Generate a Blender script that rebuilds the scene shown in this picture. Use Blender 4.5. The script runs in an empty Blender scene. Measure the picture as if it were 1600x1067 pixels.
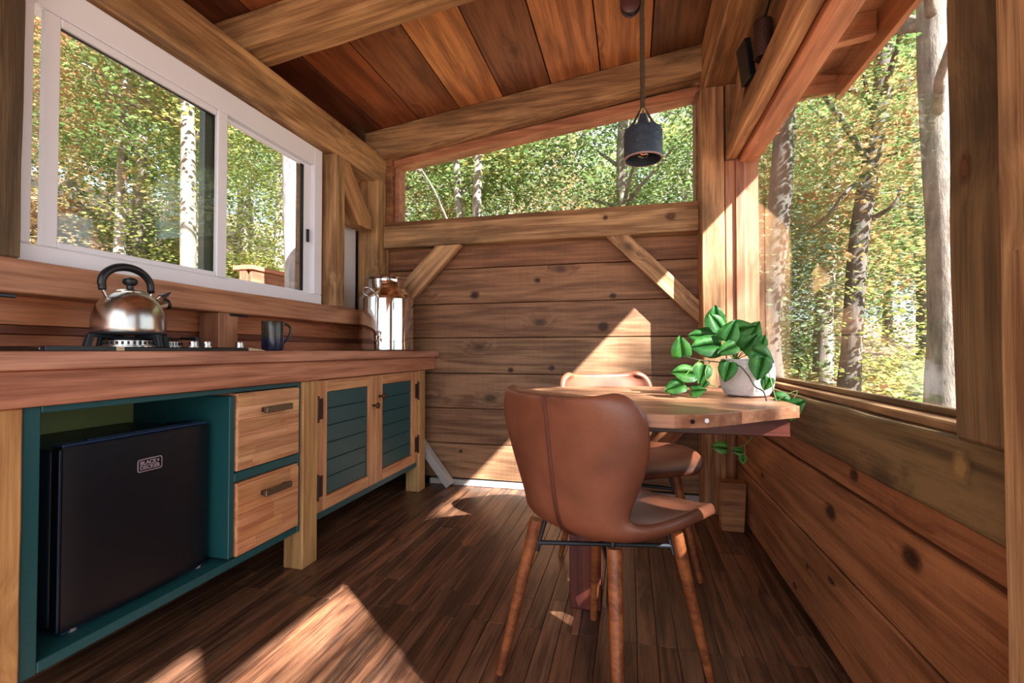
import bpy, bmesh, math, random
from mathutils import Vector, Matrix, Euler, noise
R = random.Random(7)
D = bpy.data
COL = bpy.context.scene.collection
PI = math.pi

# ------------------------------------------------------------------ camera, sky, sun, large lights, exposure
sc = bpy.context.scene
H = 0.88
F = 745.0
pitch = math.atan((547.5-533.5)/F)
yaw = math.atan(186/F*math.cos(pitch))
fw = Vector((-math.sin(yaw)*math.cos(pitch), math.cos(yaw)*math.cos(pitch), math.sin(pitch)))
cam = D.cameras.new('camera'); cam.sensor_width = 36; cam.lens = F/1600*36; cam.clip_start = .02; cam.clip_end = 300
camo = D.objects.new('camera', cam); COL.objects.link(camo)
camo.location = (0, 0, H)
camo.rotation_euler = fw.to_track_quat('-Z', 'Y').to_euler()
sc.camera = camo
RT = Vector((math.cos(yaw), math.sin(yaw), 0)); UP = RT.cross(fw)
def at(u, v, y):
    """world point at depth plane y seen at that place of the photograph (used to read off measurements)"""
    d = RT*(u-800)/F + UP*(533.5-v)/F + fw
    return Vector((0, 0, H)) + d*(y/d.y)
def atx(u, v, x):
    d = RT*(u-800)/F + UP*(533.5-v)/F + fw
    return Vector((0, 0, H)) + d*(x/d.x)

W = D.worlds.new('world'); sc.world = W; W.use_nodes = True
bg = W.node_tree.nodes['Background']; bg.inputs[0].default_value = (.80, .90, 1.0, 1); bg.inputs[1].default_value = 1.9
sun = D.lights.new('sun', 'SUN'); sun.energy = 36; sun.angle = math.radians(.6); sun.color = (1, .97, .93)
suno = D.objects.new('sun', sun); COL.objects.link(suno)
SUN = Vector((-1, .8, -1.06)).normalized()
suno.rotation_euler = SUN.to_track_quat('-Z', 'Y').to_euler(); suno.location = (8, -6, 9)
ar = D.lights.new('added_fill_light', 'AREA'); ar.shape = 'RECTANGLE'; ar.size = 2.0; ar.size_y = 1.7; ar.energy = 15; ar.color = (1, .98, .96)  # added fill lamp behind the camera to brighten the room, not a real source
aro = D.objects.new('added_fill_light', ar); COL.objects.link(aro)
aro.location = (-.5, -1.25, 1.35)
aro.rotation_euler = Vector((-.12, 1, 0.0)).to_track_quat('-Z', 'Y').to_euler()
sc.view_settings.view_transform = 'Standard'; sc.view_settings.look = 'None'
sc.view_settings.gamma = 1; sc.view_settings.exposure = 0.15; sc.view_settings.use_curve_mapping = False

# ------------------------------------------------------------------ materials
def lin(c):
    return tuple(((v/255)/12.92 if v/255 <= .04045 else ((v/255+.055)/1.055)**2.4) for v in c) + (1,)
def newmat(name):
    m = D.materials.new(name); m.use_nodes = True
    nt = m.node_tree; b = nt.nodes['Principled BSDF']
    return m, nt, b
def plain(name, c, rough=.5, metal=0, spec=.5, bump=0, bscale=60, coat=0):
    m, nt, b = newmat(name)
    b.inputs['Base Color'].default_value = lin(c); b.inputs['Roughness'].default_value = rough
    b.inputs['Metallic'].default_value = metal; b.inputs['Specular IOR Level'].default_value = spec
    if coat: b.inputs['Coat Weight'].default_value = coat; b.inputs['Coat Roughness'].default_value = .15
    if bump:
        n = nt.nodes.new('ShaderNodeTexNoise'); n.inputs['Scale'].default_value = bscale; n.inputs['Detail'].default_value = 4
        tc = nt.nodes.new('ShaderNodeTexCoord'); nt.links.new(tc.outputs['Object'], n.inputs['Vector'])
        bp = nt.nodes.new('ShaderNodeBump'); bp.inputs['Strength'].default_value = bump; bp.inputs['Distance'].default_value = .01
        nt.links.new(n.outputs['Fac'], bp.inputs['Height']); nt.links.new(bp.outputs[0], b.inputs['Normal'])
    return m
def wood(name, light, dark, rough=.5, grain=1.0, knots=.6, stain=.5, staincol=(60, 45, 30), cross=0.0, bump=.35, spec=.4, wstain=1.0, kv=(2.3, .3, 4.0)):
    """grain runs along the piece's own X; the object's colour tints it"""
    def soft(c, k=.16):
        g = .3*c[0]+.55*c[1]+.15*c[2]+4; return tuple(v+(g-v)*k for v in c)
    light = soft(light); dark = soft(dark); staincol = soft(staincol)
    m, nt, b = newmat(name); L = nt.links; N = nt.nodes.new
    tc = N('ShaderNodeTexCoord'); oi = N('ShaderNodeObjectInfo')
    mul = N('ShaderNodeVectorMath'); mul.operation = 'MULTIPLY_ADD'
    comb = N('ShaderNodeCombineXYZ')
    for i, k in enumerate((37.0, 91.0, 53.0)):
        mm = N('ShaderNodeMath'); mm.operation = 'MULTIPLY'; mm.inputs[1].default_value = k
        L.new(oi.outputs['Random'], mm.inputs[0]); L.new(mm.outputs[0], comb.inputs[i])
    add = N('ShaderNodeVectorMath'); add.operation = 'ADD'
    L.new(tc.outputs['Object'], add.inputs[0]); L.new(comb.outputs[0], add.inputs[1])
    def mapped(s):
        mp = N('ShaderNodeVectorMath'); mp.operation = 'MULTIPLY'; mp.inputs[1].default_value = s; L.new(add.outputs[0], mp.inputs[0]); return mp.outputs[0]
    # knots: sparse voronoi cells, stretched a little along the grain
    vo = N('ShaderNodeTexVoronoi'); vo.inputs['Scale'].default_value = 1; vo.inputs['Randomness'].default_value = 1
    L.new(mapped(kv), vo.inputs['Vector'])
    kn = N('ShaderNodeMapRange'); kn.inputs[1].default_value = .05; kn.inputs[2].default_value = .13; kn.inputs[3].default_value = 1; kn.inputs[4].default_value = 0
    L.new(vo.outputs['Distance'], kn.inputs[0])
    halo = N('ShaderNodeMapRange'); halo.inputs[1].default_value = .0; halo.inputs[2].default_value = .30; halo.inputs[3].default_value = 1; halo.inputs[4].default_value = 0
    L.new(vo.outputs['Distance'], halo.inputs[0])
    # long grain, bent round the knots
    g1 = N('ShaderNodeTexNoise'); g1.inputs['Scale'].default_value = 1; g1.inputs['Detail'].default_value = 5; g1.inputs['Roughness'].default_value = .6
    off = N('ShaderNodeVectorMath'); off.operation = 'ADD'
    hv = N('ShaderNodeCombineXYZ'); hm = N('ShaderNodeMath'); hm.operation = 'MULTIPLY'; hm.inputs[1].default_value = 2.6
    gt = N('ShaderNodeMath'); gt.operation = 'GREATER_THAN'; gt.inputs[1].default_value = .38; sepc = N('ShaderNodeSeparateColor'); L.new(vo.outputs['Color'], sepc.inputs[0]); L.new(sepc.outputs[0], gt.inputs[0])
    hg_ = N('ShaderNodeMath'); hg_.operation = 'MULTIPLY'; L.new(halo.outputs[0], hg_.inputs[0]); L.new(gt.outputs[0], hg_.inputs[1]); L.new(hg_.outputs[0], hm.inputs[0]); L.new(hm.outputs[0], hv.inputs[1]); L.new(hm.outputs[0], hv.inputs[2])
    L.new(mapped((2.2*grain, 46*grain, 46*grain)), off.inputs[0]); L.new(hv.outputs[0], off.inputs[1]); L.new(off.outputs[0], g1.inputs['Vector'])
    # broad cathedral figure
    wv = N('ShaderNodeTexNoise'); wv.inputs['Scale'].default_value = 1; wv.inputs['Detail'].default_value = 2; wv.inputs['Distortion'].default_value = .6
    L.new(mapped((.8, 6, 6)), wv.inputs['Vector'])
    sn = N('ShaderNodeMath'); sn.operation = 'MULTIPLY'; sn.inputs[1].default_value = 26; L.new(wv.outputs['Fac'], sn.inputs[0])
    si = N('ShaderNodeMath'); si.operation = 'SINE'; L.new(sn.outputs[0], si.inputs[0])
    mx = N('ShaderNodeMath'); mx.operation = 'MULTIPLY_ADD'; mx.inputs[1].default_value = .10; L.new(si.outputs[0], mx.inputs[0]); L.new(g1.outputs['Fac'], mx.inputs[2])
    fg = N('ShaderNodeTexNoise'); fg.inputs['Scale'].default_value = 1; fg.inputs['Detail'].default_value = 3; L.new(mapped((7*grain, 210*grain, 210*grain)), fg.inputs['Vector'])
    mf = N('ShaderNodeMath'); mf.operation = 'MULTIPLY_ADD'; mf.inputs[1].default_value = .45; L.new(fg.outputs['Fac'], mf.inputs[0]); L.new(mx.outputs[0], mf.inputs[2])
    rp = N('ShaderNodeMapRange'); rp.inputs[1].default_value = .55; rp.inputs[2].default_value = .90; L.new(mf.outputs[0], rp.inputs[0])
    c1 = N('ShaderNodeMix'); c1.data_type = 'RGBA'; c1.inputs[6].default_value = lin(dark); c1.inputs[7].default_value = lin(light)
    L.new(rp.outputs[0], c1.inputs[0])
    # weather stains
    st = N('ShaderNodeTexNoise'); st.inputs['Scale'].default_value = 1; st.inputs['Detail'].default_value = 6; st.inputs['Roughness'].default_value = .65
    L.new(mapped((1.5*wstain, 5*wstain, 5*wstain)), st.inputs['Vector'])
    sr = N('ShaderNodeMapRange'); sr.inputs[1].default_value = .5; sr.inputs[2].default_value = .72; sr.inputs[3].default_value = 0; sr.inputs[4].default_value = stain
    L.new(st.outputs['Fac'], sr.inputs[0])
    c2 = N('ShaderNodeMix'); c2.data_type = 'RGBA'; c2.inputs[7].default_value = lin(staincol)
    L.new(sr.outputs[0], c2.inputs[0]); L.new(c1.outputs[2], c2.inputs[6])
    km0 = N('ShaderNodeMath'); km0.operation = 'MULTIPLY'; km0.inputs[1].default_value = knots; L.new(kn.outputs[0], km0.inputs[0])
    km = N('ShaderNodeMath'); km.operation = 'MULTIPLY'; L.new(km0.outputs[0], km.inputs[0]); L.new(gt.outputs[0], km.inputs[1])
    # a soft darker halo round each knot
    ha = N('ShaderNodeMath'); ha.operation = 'MULTIPLY'; ha.inputs[1].default_value = .45*knots; L.new(hg_.outputs[0], ha.inputs[0])
    c25 = N('ShaderNodeMix'); c25.data_type = 'RGBA'; c25.inputs[7].default_value = lin(tuple(v*.7 for v in dark)); L.new(ha.outputs[0], c25.inputs[0]); L.new(c2.outputs[2], c25.inputs[6]); c2 = c25
    c3 = N('ShaderNodeMix'); c3.data_type = 'RGBA'; c3.inputs[7].default_value = lin(tuple(v*.42 for v in dark))
    L.new(km.outputs[0], c3.inputs[0]); L.new(c2.outputs[2], c3.inputs[6])
    c4 = N('ShaderNodeMix'); c4.data_type = 'RGBA'; c4.blend_type = 'MULTIPLY'; c4.inputs[0].default_value = 1
    L.new(c3.outputs[2], c4.inputs[6]); L.new(oi.outputs['Color'], c4.inputs[7])
    out = c4.outputs[2]
    hsum = mf.outputs[0]
    if cross:
        wt = N('ShaderNodeTexNoise'); wt.inputs['Scale'].default_value = 1; wt.inputs['Detail'].default_value = 2
        L.new(mapped((120, 2.5, 2.5)), wt.inputs['Vector'])
        w2 = N('ShaderNodeMapRange'); w2.inputs[1].default_value = .3; w2.inputs[2].default_value = .7; w2.inputs[3].default_value = 1-cross; w2.inputs[4].default_value = 1
        L.new(wt.outputs['Fac'], w2.inputs[0])
        c5 = N('ShaderNodeMix'); c5.data_type = 'RGBA'; c5.blend_type = 'MULTIPLY'; c5.inputs[0].default_value = 1
        L.new(out, c5.inputs[6]); L.new(w2.outputs[0], c5.inputs[7]); out = c5.outputs[2]
    L.new(out, b.inputs['Base Color'])
    rr = N('ShaderNodeMapRange'); rr.inputs[3].default_value = rough-.1; rr.inputs[4].default_value = rough+.12; L.new(st.outputs['Fac'], rr.inputs[0]); L.new(rr.outputs[0], b.inputs['Roughness'])
    b.inputs['Specular IOR Level'].default_value = spec
    bp = N('ShaderNodeBump'); bp.inputs['Strength'].default_value = bump; bp.inputs['Distance'].default_value = .004
    L.new(hsum, bp.inputs['Height']); L.new(bp.outputs[0], b.inputs['Normal'])
    return m
M = {}
M['plank'] = wood('wall_plank_wood', (176, 124, 84), (124, 80, 50), .6, knots=.75, stain=.22, staincol=(78, 48, 28), cross=.12)
M['cedar'] = wood('orange_cedar', (196, 134, 96), (146, 92, 62), .5, grain=1.2, knots=.1, stain=.1, bump=.15)
M['beam'] = wood('reclaimed_beam_wood', (208, 162, 112), (140, 98, 62), .62, grain=.9, knots=.6, stain=.75, staincol=(84, 66, 40), bump=.5)
M['grey'] = wood('weathered_beam_wood', (122, 98, 66), (78, 60, 40), .68, knots=.6, stain=.8, staincol=(48, 38, 27), bump=.6)
M['ceil'] = wood('ceiling_board_wood', (206, 138, 86), (148, 92, 56), .5, grain=.8, knots=.5, stain=.45, staincol=(92, 48, 30), bump=.25, kv=(2.3, 4.0, .3))
M['floor'] = wood('floor_strip_wood', (134, 86, 58), (66, 38, 25), .32, grain=1.6, knots=.0, stain=.7, staincol=(50, 36, 30), bump=.3, spec=.5, wstain=2.5)
M['counter'] = wood('counter_cedar_wood', (202, 138, 104), (150, 92, 64), .42, grain=1.0, knots=.25, stain=.4, staincol=(132, 66, 40), bump=.15)
M['oak'] = wood('oak_drawer_wood', (222, 162, 108), (180, 112, 68), .42, grain=1.3, knots=.0, stain=.25, staincol=(164, 92, 54), bump=.12)
M['leg'] = wood('pine_leg_wood', (206, 156, 96), (164, 112, 62), .55, knots=.4, stain=.35, staincol=(128, 80, 46), bump=.25)
M['redwood'] = wood('dark_red_wood', (104, 44, 32), (64, 22, 18), .4, knots=.0, stain=.2, bump=.1)
M['tabletop'] = wood('table_top_wood', (202, 140, 102), (150, 92, 62), .36, grain=.7, knots=.15, stain=.4, staincol=(132, 68, 40), bump=.1)
M['chairleg'] = wood('chair_leg_wood', (156, 84, 40), (110, 52, 24), .35, grain=1.5, knots=.0, stain=.1, bump=.05)
M['siding'] = wood('outdoor_board', (170, 96, 66), (120, 60, 40), .7, knots=0, stain=.3)
M['void'] = plain('dark_sheathing', (26, 18, 12), .9)
M['sheath'] = wood('sheathing_board', (120, 82, 50), (84, 54, 32), .7, knots=.3)
M['teal'] = plain('teal_paint', (26, 74, 78), .42, spec=.4, bump=.08, bscale=120)
M['white'] = plain('white_vinyl', (238, 240, 248), .4)
M['offwhite'] = plain('white_panel', (226, 228, 232), .6)
M['olive'] = plain('olive_back_panel', (158, 164, 100), .6)
M['blackp'] = plain('black_plastic', (14, 18, 26), .36, spec=.5)
M['fridge'] = plain('fridge_black_enamel', (10, 12, 20), .40, spec=.4, bump=.03, bscale=500)
M['fridgetop'] = plain('fridge_top_black', (20, 32, 48), .4, spec=.5)
M['iron'] = plain('cast_iron', (24, 30, 38), .5, bump=.1, bscale=300)
M['glassblk'] = plain('black_glass', (10, 11, 16), .08, spec=.6)
M['steel'] = plain('brushed_steel', (190, 184, 178), .24, metal=1)
M['chrome'] = plain('polished_steel', (225, 222, 216), .07, metal=1)
M['bronze'] = plain('aged_bronze', (96, 74, 60), .38, metal=.9, bump=.2, bscale=200)
M['rust'] = plain('rusty_iron', (70, 46, 38), .55, metal=.6, bump=.4, bscale=150)
M['pewter'] = plain('pewter_pull', (112, 98, 80), .42, metal=.8, bump=.2, bscale=150)
M['shade'] = plain('blue_black_enamel', (40, 52, 66), .5, spec=.5, bump=.35, bscale=60)
M['shadein'] = plain('pale_rim', (150, 120, 118), .5)
M['rope'] = plain('dark_rope', (74, 56, 36), .85, bump=.6, bscale=300)
M['yarn'] = plain('light_twine', (190, 160, 100), .8)
M['pot'] = plain('speckled_white_pot', (205, 204, 208), .6, bump=.35, bscale=140)
M['soil'] = plain('potting_soil', (40, 28, 20), .95, bump=1, bscale=80)
M['stem'] = plain('green_stem', (96, 130, 60), .5)
M['stemdark'] = plain('brown_stem', (52, 50, 34), .6)
M['tag'] = plain('grey_felt_pad', (150, 138, 140), .7)
M['whitepaint'] = plain('pale_grey_board', (168, 160, 156), .6)
# glazes of the mug
def mugmat():
    m, nt, b = newmat('mug_glaze'); L = nt.links; N = nt.nodes.new
    tc = N('ShaderNodeTexCoord'); sp = N('ShaderNodeSeparateXYZ'); L.new(tc.outputs['Object'], sp.inputs[0])
    ns = N('ShaderNodeTexNoise'); ns.inputs['Scale'].default_value = 60; L.new(tc.outputs['Object'], ns.inputs['Vector'])
    ma = N('ShaderNodeMath'); ma.operation = 'MULTIPLY_ADD'; ma.inputs[1].default_value = .02; L.new(ns.outputs['Fac'], ma.inputs[0]); L.new(sp.outputs['Z'], ma.inputs[2])
    mr = N('ShaderNodeMapRange'); mr.inputs[1].default_value = .055; mr.inputs[2].default_value = .075; L.new(ma.outputs[0], mr.inputs[0])
    mx = N('ShaderNodeMix'); mx.data_type = 'RGBA'; mx.inputs[6].default_value = lin((22, 30, 58)); mx.inputs[7].default_value = lin((56, 52, 44))
    L.new(mr.outputs[0], mx.inputs[0]); L.new(mx.outputs[2], b.inputs['Base Color']); b.inputs['Roughness'].default_value = .15
    return m
M['mug'] = mugmat()
def leather():
    m, nt, b = newmat('brown_leather'); L = nt.links; N = nt.nodes.new
    tc = N('ShaderNodeTexCoord')
    n1 = N('ShaderNodeTexNoise'); n1.inputs['Scale'].default_value = 7; n1.inputs['Detail'].default_value = 5; L.new(tc.outputs['Object'], n1.inputs['Vector'])
    mx = N('ShaderNodeMix'); mx.data_type = 'RGBA'; mx.inputs[6].default_value = lin((92, 52, 38)); mx.inputs[7].default_value = lin((134, 80, 58))
    mr = N('ShaderNodeMapRange'); mr.inputs[1].default_value = .3; mr.inputs[2].default_value = .75; L.new(n1.outputs['Fac'], mr.inputs[0])
    L.new(mr.outputs[0], mx.inputs[0]); L.new(mx.outputs[2], b.inputs['Base Color'])
    b.inputs['Roughness'].default_value = .42; b.inputs['Specular IOR Level'].default_value = .5
    n2 = N('ShaderNodeTexVoronoi'); n2.inputs['Scale'].default_value = 260; L.new(tc.outputs['Object'], n2.inputs['Vector'])
    bp = N('ShaderNodeBump'); bp.inputs['Strength'].default_value = .12; bp.inputs['Distance'].default_value = .002
    L.new(n2.outputs['Distance'], bp.inputs['Height']); L.new(bp.outputs[0], b.inputs['Normal'])
    return m
M['leather'] = leather()
M['piping'] = plain('dark_leather_piping', (86, 44, 30), .45)
def glass(tint=(1, 1, 1), base=.05):
    m = D.materials.new('window_glass'); m.use_nodes = True; nt = m.node_tree; nt.nodes.clear(); N = nt.nodes.new; L = nt.links
    o = N('ShaderNodeOutputMaterial'); t = N('ShaderNodeBsdfTransparent'); t.inputs[0].default_value = tint+(1,)
    g = N('ShaderNodeBsdfGlossy'); g.inputs['Roughness'].default_value = 0.0
    lw = N('ShaderNodeLayerWeight'); lw.inputs[0].default_value = .5
    p = N('ShaderNodeMath'); p.operation = 'POWER'; p.inputs[1].default_value = 4.5; L.new(lw.outputs['Facing'], p.inputs[0])
    a = N('ShaderNodeMath'); a.operation = 'MULTIPLY_ADD'; a.inputs[1].default_value = .8; a.inputs[2].default_value = base; L.new(p.outputs[0], a.inputs[0])
    mx = N('ShaderNodeMixShader'); L.new(a.outputs[0], mx.inputs[0]); L.new(t.outputs[0], mx.inputs[1]); L.new(g.outputs[0], mx.inputs[2]); L.new(mx.outputs[0], o.inputs[0])
    return m
M['glass'] = glass((.98, 1, .99), .035)
M['bulb'] = glass((.95, .9, .82), .12); M['bulb'].name = 'bulb_glass'
fm, nt_, b_ = newmat('glowing_filament'); b_.inputs['Base Color'].default_value = lin((200, 110, 70)); b_.inputs['Emission Color'].default_value = lin((255, 150, 90)); b_.inputs['Emission Strength'].default_value = .8; M['filament'] = fm

def leafmat(name, c1, c2, c3, scale=.8, trans=.45):
    m = D.materials.new(name); m.use_nodes = True; nt = m.node_tree; nt.nodes.clear(); N = nt.nodes.new; L = nt.links
    o = N('ShaderNodeOutputMaterial'); ge = N('ShaderNodeNewGeometry')
    n = N('ShaderNodeTexNoise'); n.inputs['Scale'].default_value = scale; n.inputs['Detail'].default_value = 8; n.inputs['Roughness'].default_value = .75; L.new(ge.outputs['Position'], n.inputs['Vector'])
    cr = N('ShaderNodeValToRGB'); e = cr.color_ramp.elements; e[0].position = .36; e[0].color = lin(c1); e[1].position = .64; e[1].color = lin(c3)
    k = e.new(.5); k.color = lin(c2); L.new(n.outputs['Fac'], cr.inputs[0])
    oi = N('ShaderNodeObjectInfo'); mu = N('ShaderNodeMix'); mu.data_type = 'RGBA'; mu.blend_type = 'MULTIPLY'; mu.inputs[0].default_value = 1
    L.new(cr.outputs[0], mu.inputs[6]); L.new(oi.outputs['Color'], mu.inputs[7])
    d = N('ShaderNodeBsdfPrincipled'); d.inputs['Roughness'].default_value = .5; L.new(mu.outputs[2], d.inputs['Base Color'])
    t = N('ShaderNodeBsdfTranslucent'); L.new(mu.outputs[2], t.inputs[0])
    mx = N('ShaderNodeMixShader'); mx.inputs[0].default_value = trans; L.new(d.outputs[0], mx.inputs[1]); L.new(t.outputs[0], mx.inputs[2]); L.new(mx.outputs[0], o.inputs[0])
    return m
M['leafg'] = leafmat('green_leaves', (74, 104, 58), (114, 138, 84), (168, 174, 120))
M['leafy'] = leafmat('yellow_green_leaves', (96, 122, 66), (148, 156, 90), (190, 174, 108))
M['leafo'] = leafmat('orange_autumn_leaves', (118, 128, 78), (176, 152, 108), (188, 130, 100))
M['leafb'] = leafmat('blue_green_needles', (74, 102, 84), (110, 134, 110), (144, 160, 128))
M['litter'] = leafmat('fallen_leaves', (120, 86, 60), (190, 150, 122), (214, 176, 148), 3, .1)
M['pothos'] = leafmat('pothos_leaf', (34, 84, 34), (52, 108, 44), (92, 146, 62), 14, .3)
def bark(name, c1, c2, sc_=6):
    m, nt, b = newmat(name); L = nt.links; N = nt.nodes.new
    tc = N('ShaderNodeTexCoord'); mp = N('ShaderNodeMapping'); mp.inputs['Scale'].default_value = (sc_*2, sc_*2, sc_*.5); L.new(tc.outputs['Object'], mp.inputs[0])
    n = N('ShaderNodeTexNoise'); n.inputs['Scale'].default_value = 1; n.inputs['Detail'].default_value = 7; n.inputs['Roughness'].default_value = .7; L.new(mp.outputs[0], n.inputs['Vector'])
    mr = N('ShaderNodeMapRange'); mr.inputs[1].default_value = .35; mr.inputs[2].default_value = .65; L.new(n.outputs['Fac'], mr.inputs[0])
    mx = N('ShaderNodeMix'); mx.data_type = 'RGBA'; mx.inputs[6].default_value = lin(c1); mx.inputs[7].default_value = lin(c2); L.new(mr.outputs[0], mx.inputs[0]); L.new(mx.outputs[2], b.inputs['Base Color'])
    b.inputs['Roughness'].default_value = .9
    bp = N('ShaderNodeBump'); bp.inputs['Strength'].default_value = .8; bp.inputs['Distance'].default_value = .03; L.new(n.outputs['Fac'], bp.inputs['Height']); L.new(bp.outputs[0], b.inputs['Normal'])
    return m
M['bark'] = bark('grey_brown_bark', (92, 82, 76), (150, 138, 128))
M['barkdark'] = bark('dark_bark', (60, 54, 52), (104, 96, 90))
M['barkpale'] = bark('pale_grey_bark', (104, 96, 96), (176, 168, 168), 5)
def groundmat():
    m, nt, b = newmat('forest_ground'); L = nt.links; N = nt.nodes.new
    tc = N('ShaderNodeTexCoord')
    n = N('ShaderNodeTexNoise'); n.inputs['Scale'].default_value = 6; n.inputs['Detail'].default_value = 8; n.inputs['Roughness'].default_value = .8; L.new(tc.outputs['Object'], n.inputs['Vector'])
    cr = N('ShaderNodeValToRGB'); e = cr.color_ramp.elements; e[0].position = .35; e[0].color = lin((78, 70, 54)); e[1].position = .65; e[1].color = lin((184, 156, 142))
    k = e.new(.5); k.color = lin((118, 96, 80)); L.new(n.outputs['Fac'], cr.inputs[0]); L.new(cr.outputs[0], b.inputs['Base Color']); b.inputs['Roughness'].default_value = .95
    return m
M['ground'] = groundmat()

# ------------------------------------------------------------------ object helpers
def link(name, me, mat=None, parent=None, loc=None, rot=None, tint=None):
    o = D.objects.new(name, me); COL.objects.link(o)
    if mat is not None and me is not None:
        me.materials.clear(); me.materials.append(mat)
    if parent is not None: o.parent = parent
    if loc is not None: o.location = loc
    if rot is not None: o.rotation_euler = rot
    if tint is not None: o.color = tuple(tint)+(1,) if len(tint) == 3 else tint
    return o
def thing(name, label, cat, loc=(0, 0, 0), rz=0, group=None):
    o = D.objects.new(name, None); COL.objects.link(o); o.location = loc; o.rotation_euler = (0, 0, rz); o.empty_display_size = .1
    tag(o, label, cat, group); return o
def tag(o, label, cat, group=None):
    o['label'] = label; o['category'] = cat
    if group: o['group'] = group
    return o
def structure(o, label=None):
    o['kind'] = 'structure'
    if label: o['label'] = label
    return o
def copy_tree(o, parent=None):
    c = o.copy(); COL.objects.link(c); c.parent = parent
    for ch in [q for q in D.objects if q.parent == o]: copy_tree(ch, c)
    return c
def bm2me(name, bm, smooth=False):
    me = D.meshes.new(name); bm.normal_update(); bm.to_mesh(me); bm.free()
    if smooth:
        for p in me.polygons: p.use_smooth = True
    return me
def boxbm(dx, dy, dz, bev=.002, segs=1, rough=0.0, seed=0):
    bm = bmesh.new(); bmesh.ops.create_cube(bm, size=1)
    for v in bm.verts: v.co = Vector((v.co.x*dx, v.co.y*dy, v.co.z*dz))
    if rough > 0:
        n = max(2, int(dx/.09))
        long_edges = [e for e in bm.edges if abs((e.verts[0].co-e.verts[1].co).x) > dx*.9]
        bmesh.ops.subdivide_edges(bm, edges=long_edges, cuts=n, use_grid_fill=True)
    if bev > 0:
        es = [e for e in bm.edges if len(e.link_faces) == 2 and e.calc_face_angle(0) > .5]
        bmesh.ops.bevel(bm, geom=es, offset=min(bev, dx*.3, dy*.3, dz*.3), segments=segs, profile=.5, affect='EDGES')
    if rough > 0:
        for v in bm.verts:
            q = Vector((v.co.x*5+seed*7.3, v.co.y*9+seed, v.co.z*9))
            f = 1 if abs(v.co.x) < dx*.499 else .2
            v.co += f*rough*Vector((0, noise.noise(q), noise.noise(q+Vector((31, 7, 5)))))
    return bm
AXR = {'x': Matrix.Identity(3), 'y': Matrix(((0, -1, 0), (1, 0, 0), (0, 0, 1))), 'z': Matrix(((0, 0, -1), (0, 1, 0), (1, 0, 0)))}
cnt = [0]
def slab(name, lo, hi, axis, mat, parent=None, bev=.002, rough=0, tint=None, segs=1):
    """box between two corners; its own X axis (the grain) runs along the given world axis"""
    cnt[0] += 1
    lo = Vector(lo); hi = Vector(hi); d = hi-lo; c = (lo+hi)/2
    Rm = AXR[axis]; ld = Rm.transposed() @ d
    me = bm2me(name, boxbm(abs(ld.x), abs(ld.y), abs(ld.z), bev, segs, rough, cnt[0]))
    o = link(name, me, mat, parent, c, Rm.to_euler(), tint)
    return o
def strut(name, a, b, wid, thick, nrm, mat, parent=None, bev=.002, rough=0, tint=None):
    cnt[0] += 1
    a = Vector(a); b = Vector(b); x = (b-a).normalized(); n = Vector(nrm); n = (n-x*n.dot(x)).normalized(); y = n.cross(x)
    Rm = Matrix((x, y, n)).transposed()
    me = bm2me(name, boxbm((b-a).length, wid, thick, bev, 1, rough, cnt[0]))
    return link(name, me, mat, parent, (a+b)/2, Rm.to_euler(), tint)
def prism(name, poly, lo, hi, plane, mat, parent=None, bev=.002, tint=None, rot=None, grain=None):
    """polygon extruded; plane 'xz' -> along y, 'yz' -> along x, 'xy' -> along z"""
    def P(p, h):
        return {'xz': (p[0], h, p[1]), 'yz': (h, p[0], p[1]), 'xy': (p[0], p[1], h)}[plane]
    bm = bmesh.new(); A = [bm.verts.new(P(p, lo)) for p in poly]; B = [bm.verts.new(P(p, hi)) for p in poly]
    bm.faces.new(A); bm.faces.new(B[::-1])
    for i in range(len(poly)): bm.faces.new((A[i], B[i], B[(i+1) % len(poly)], A[(i+1) % len(poly)]))
    bmesh.ops.recalc_face_normals(bm, faces=bm.faces)
    if bev:
        bmesh.ops.bevel(bm, geom=[e for e in bm.edges if e.calc_face_angle(0) > .35], offset=bev, segments=1, affect='EDGES')
    if grain is not None:   # angle of the grain in the polygon's plane, from its first axis
        ax = {'xz': 'Y', 'yz': 'X', 'xy': 'Z'}[plane]
        Rg = Matrix.Rotation(-grain if plane == 'xz' else grain, 4, ax)
        if plane == 'yz': Rg = Rg @ Matrix.Rotation(PI/2, 4, 'Z')
        bm.transform(Rg.inverted()); rot = Rg.to_euler()
    return link(name, bm2me(name, bm), mat, parent, None, rot, tint)
def lathe_bm(prof, n=40, bm=None, cx=0, cy=0):
    bm = bm or bmesh.new(); rings = []
    for r, z in prof:
        if r < 1e-5: rings.append([bm.verts.new((cx, cy, z))])
        else: rings.append([bm.verts.new((cx+r*math.cos(2*PI*i/n), cy+r*math.sin(2*PI*i/n), z)) for i in range(n)])
    for a, b in zip(rings, rings[1:]):
        for i in range(n):
            j = (i+1) % n
            if len(a) == 1 and len(b) == 1: continue
            if len(a) == 1: bm.faces.new((a[0], b[i], b[j]))
            elif len(b) == 1: bm.faces.new((a[i], a[j], b[0]))
            else: bm.faces.new((a[i], a[j], b[j], b[i]))
    bmesh.ops.recalc_face_normals(bm, faces=bm.faces)
    return bm
def lathe(name, prof, mat, parent=None, loc=None, rot=None, n=40, smooth=True):
    me = bm2me(name, lathe_bm(prof, n), smooth)
    o = link(name, me, mat, parent, loc, rot)
    if smooth: sharp(me)
    return o
def sharp(me, ang=.6):
    try: me.set_sharp_from_angle(angle=ang)
    except Exception: pass
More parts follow.
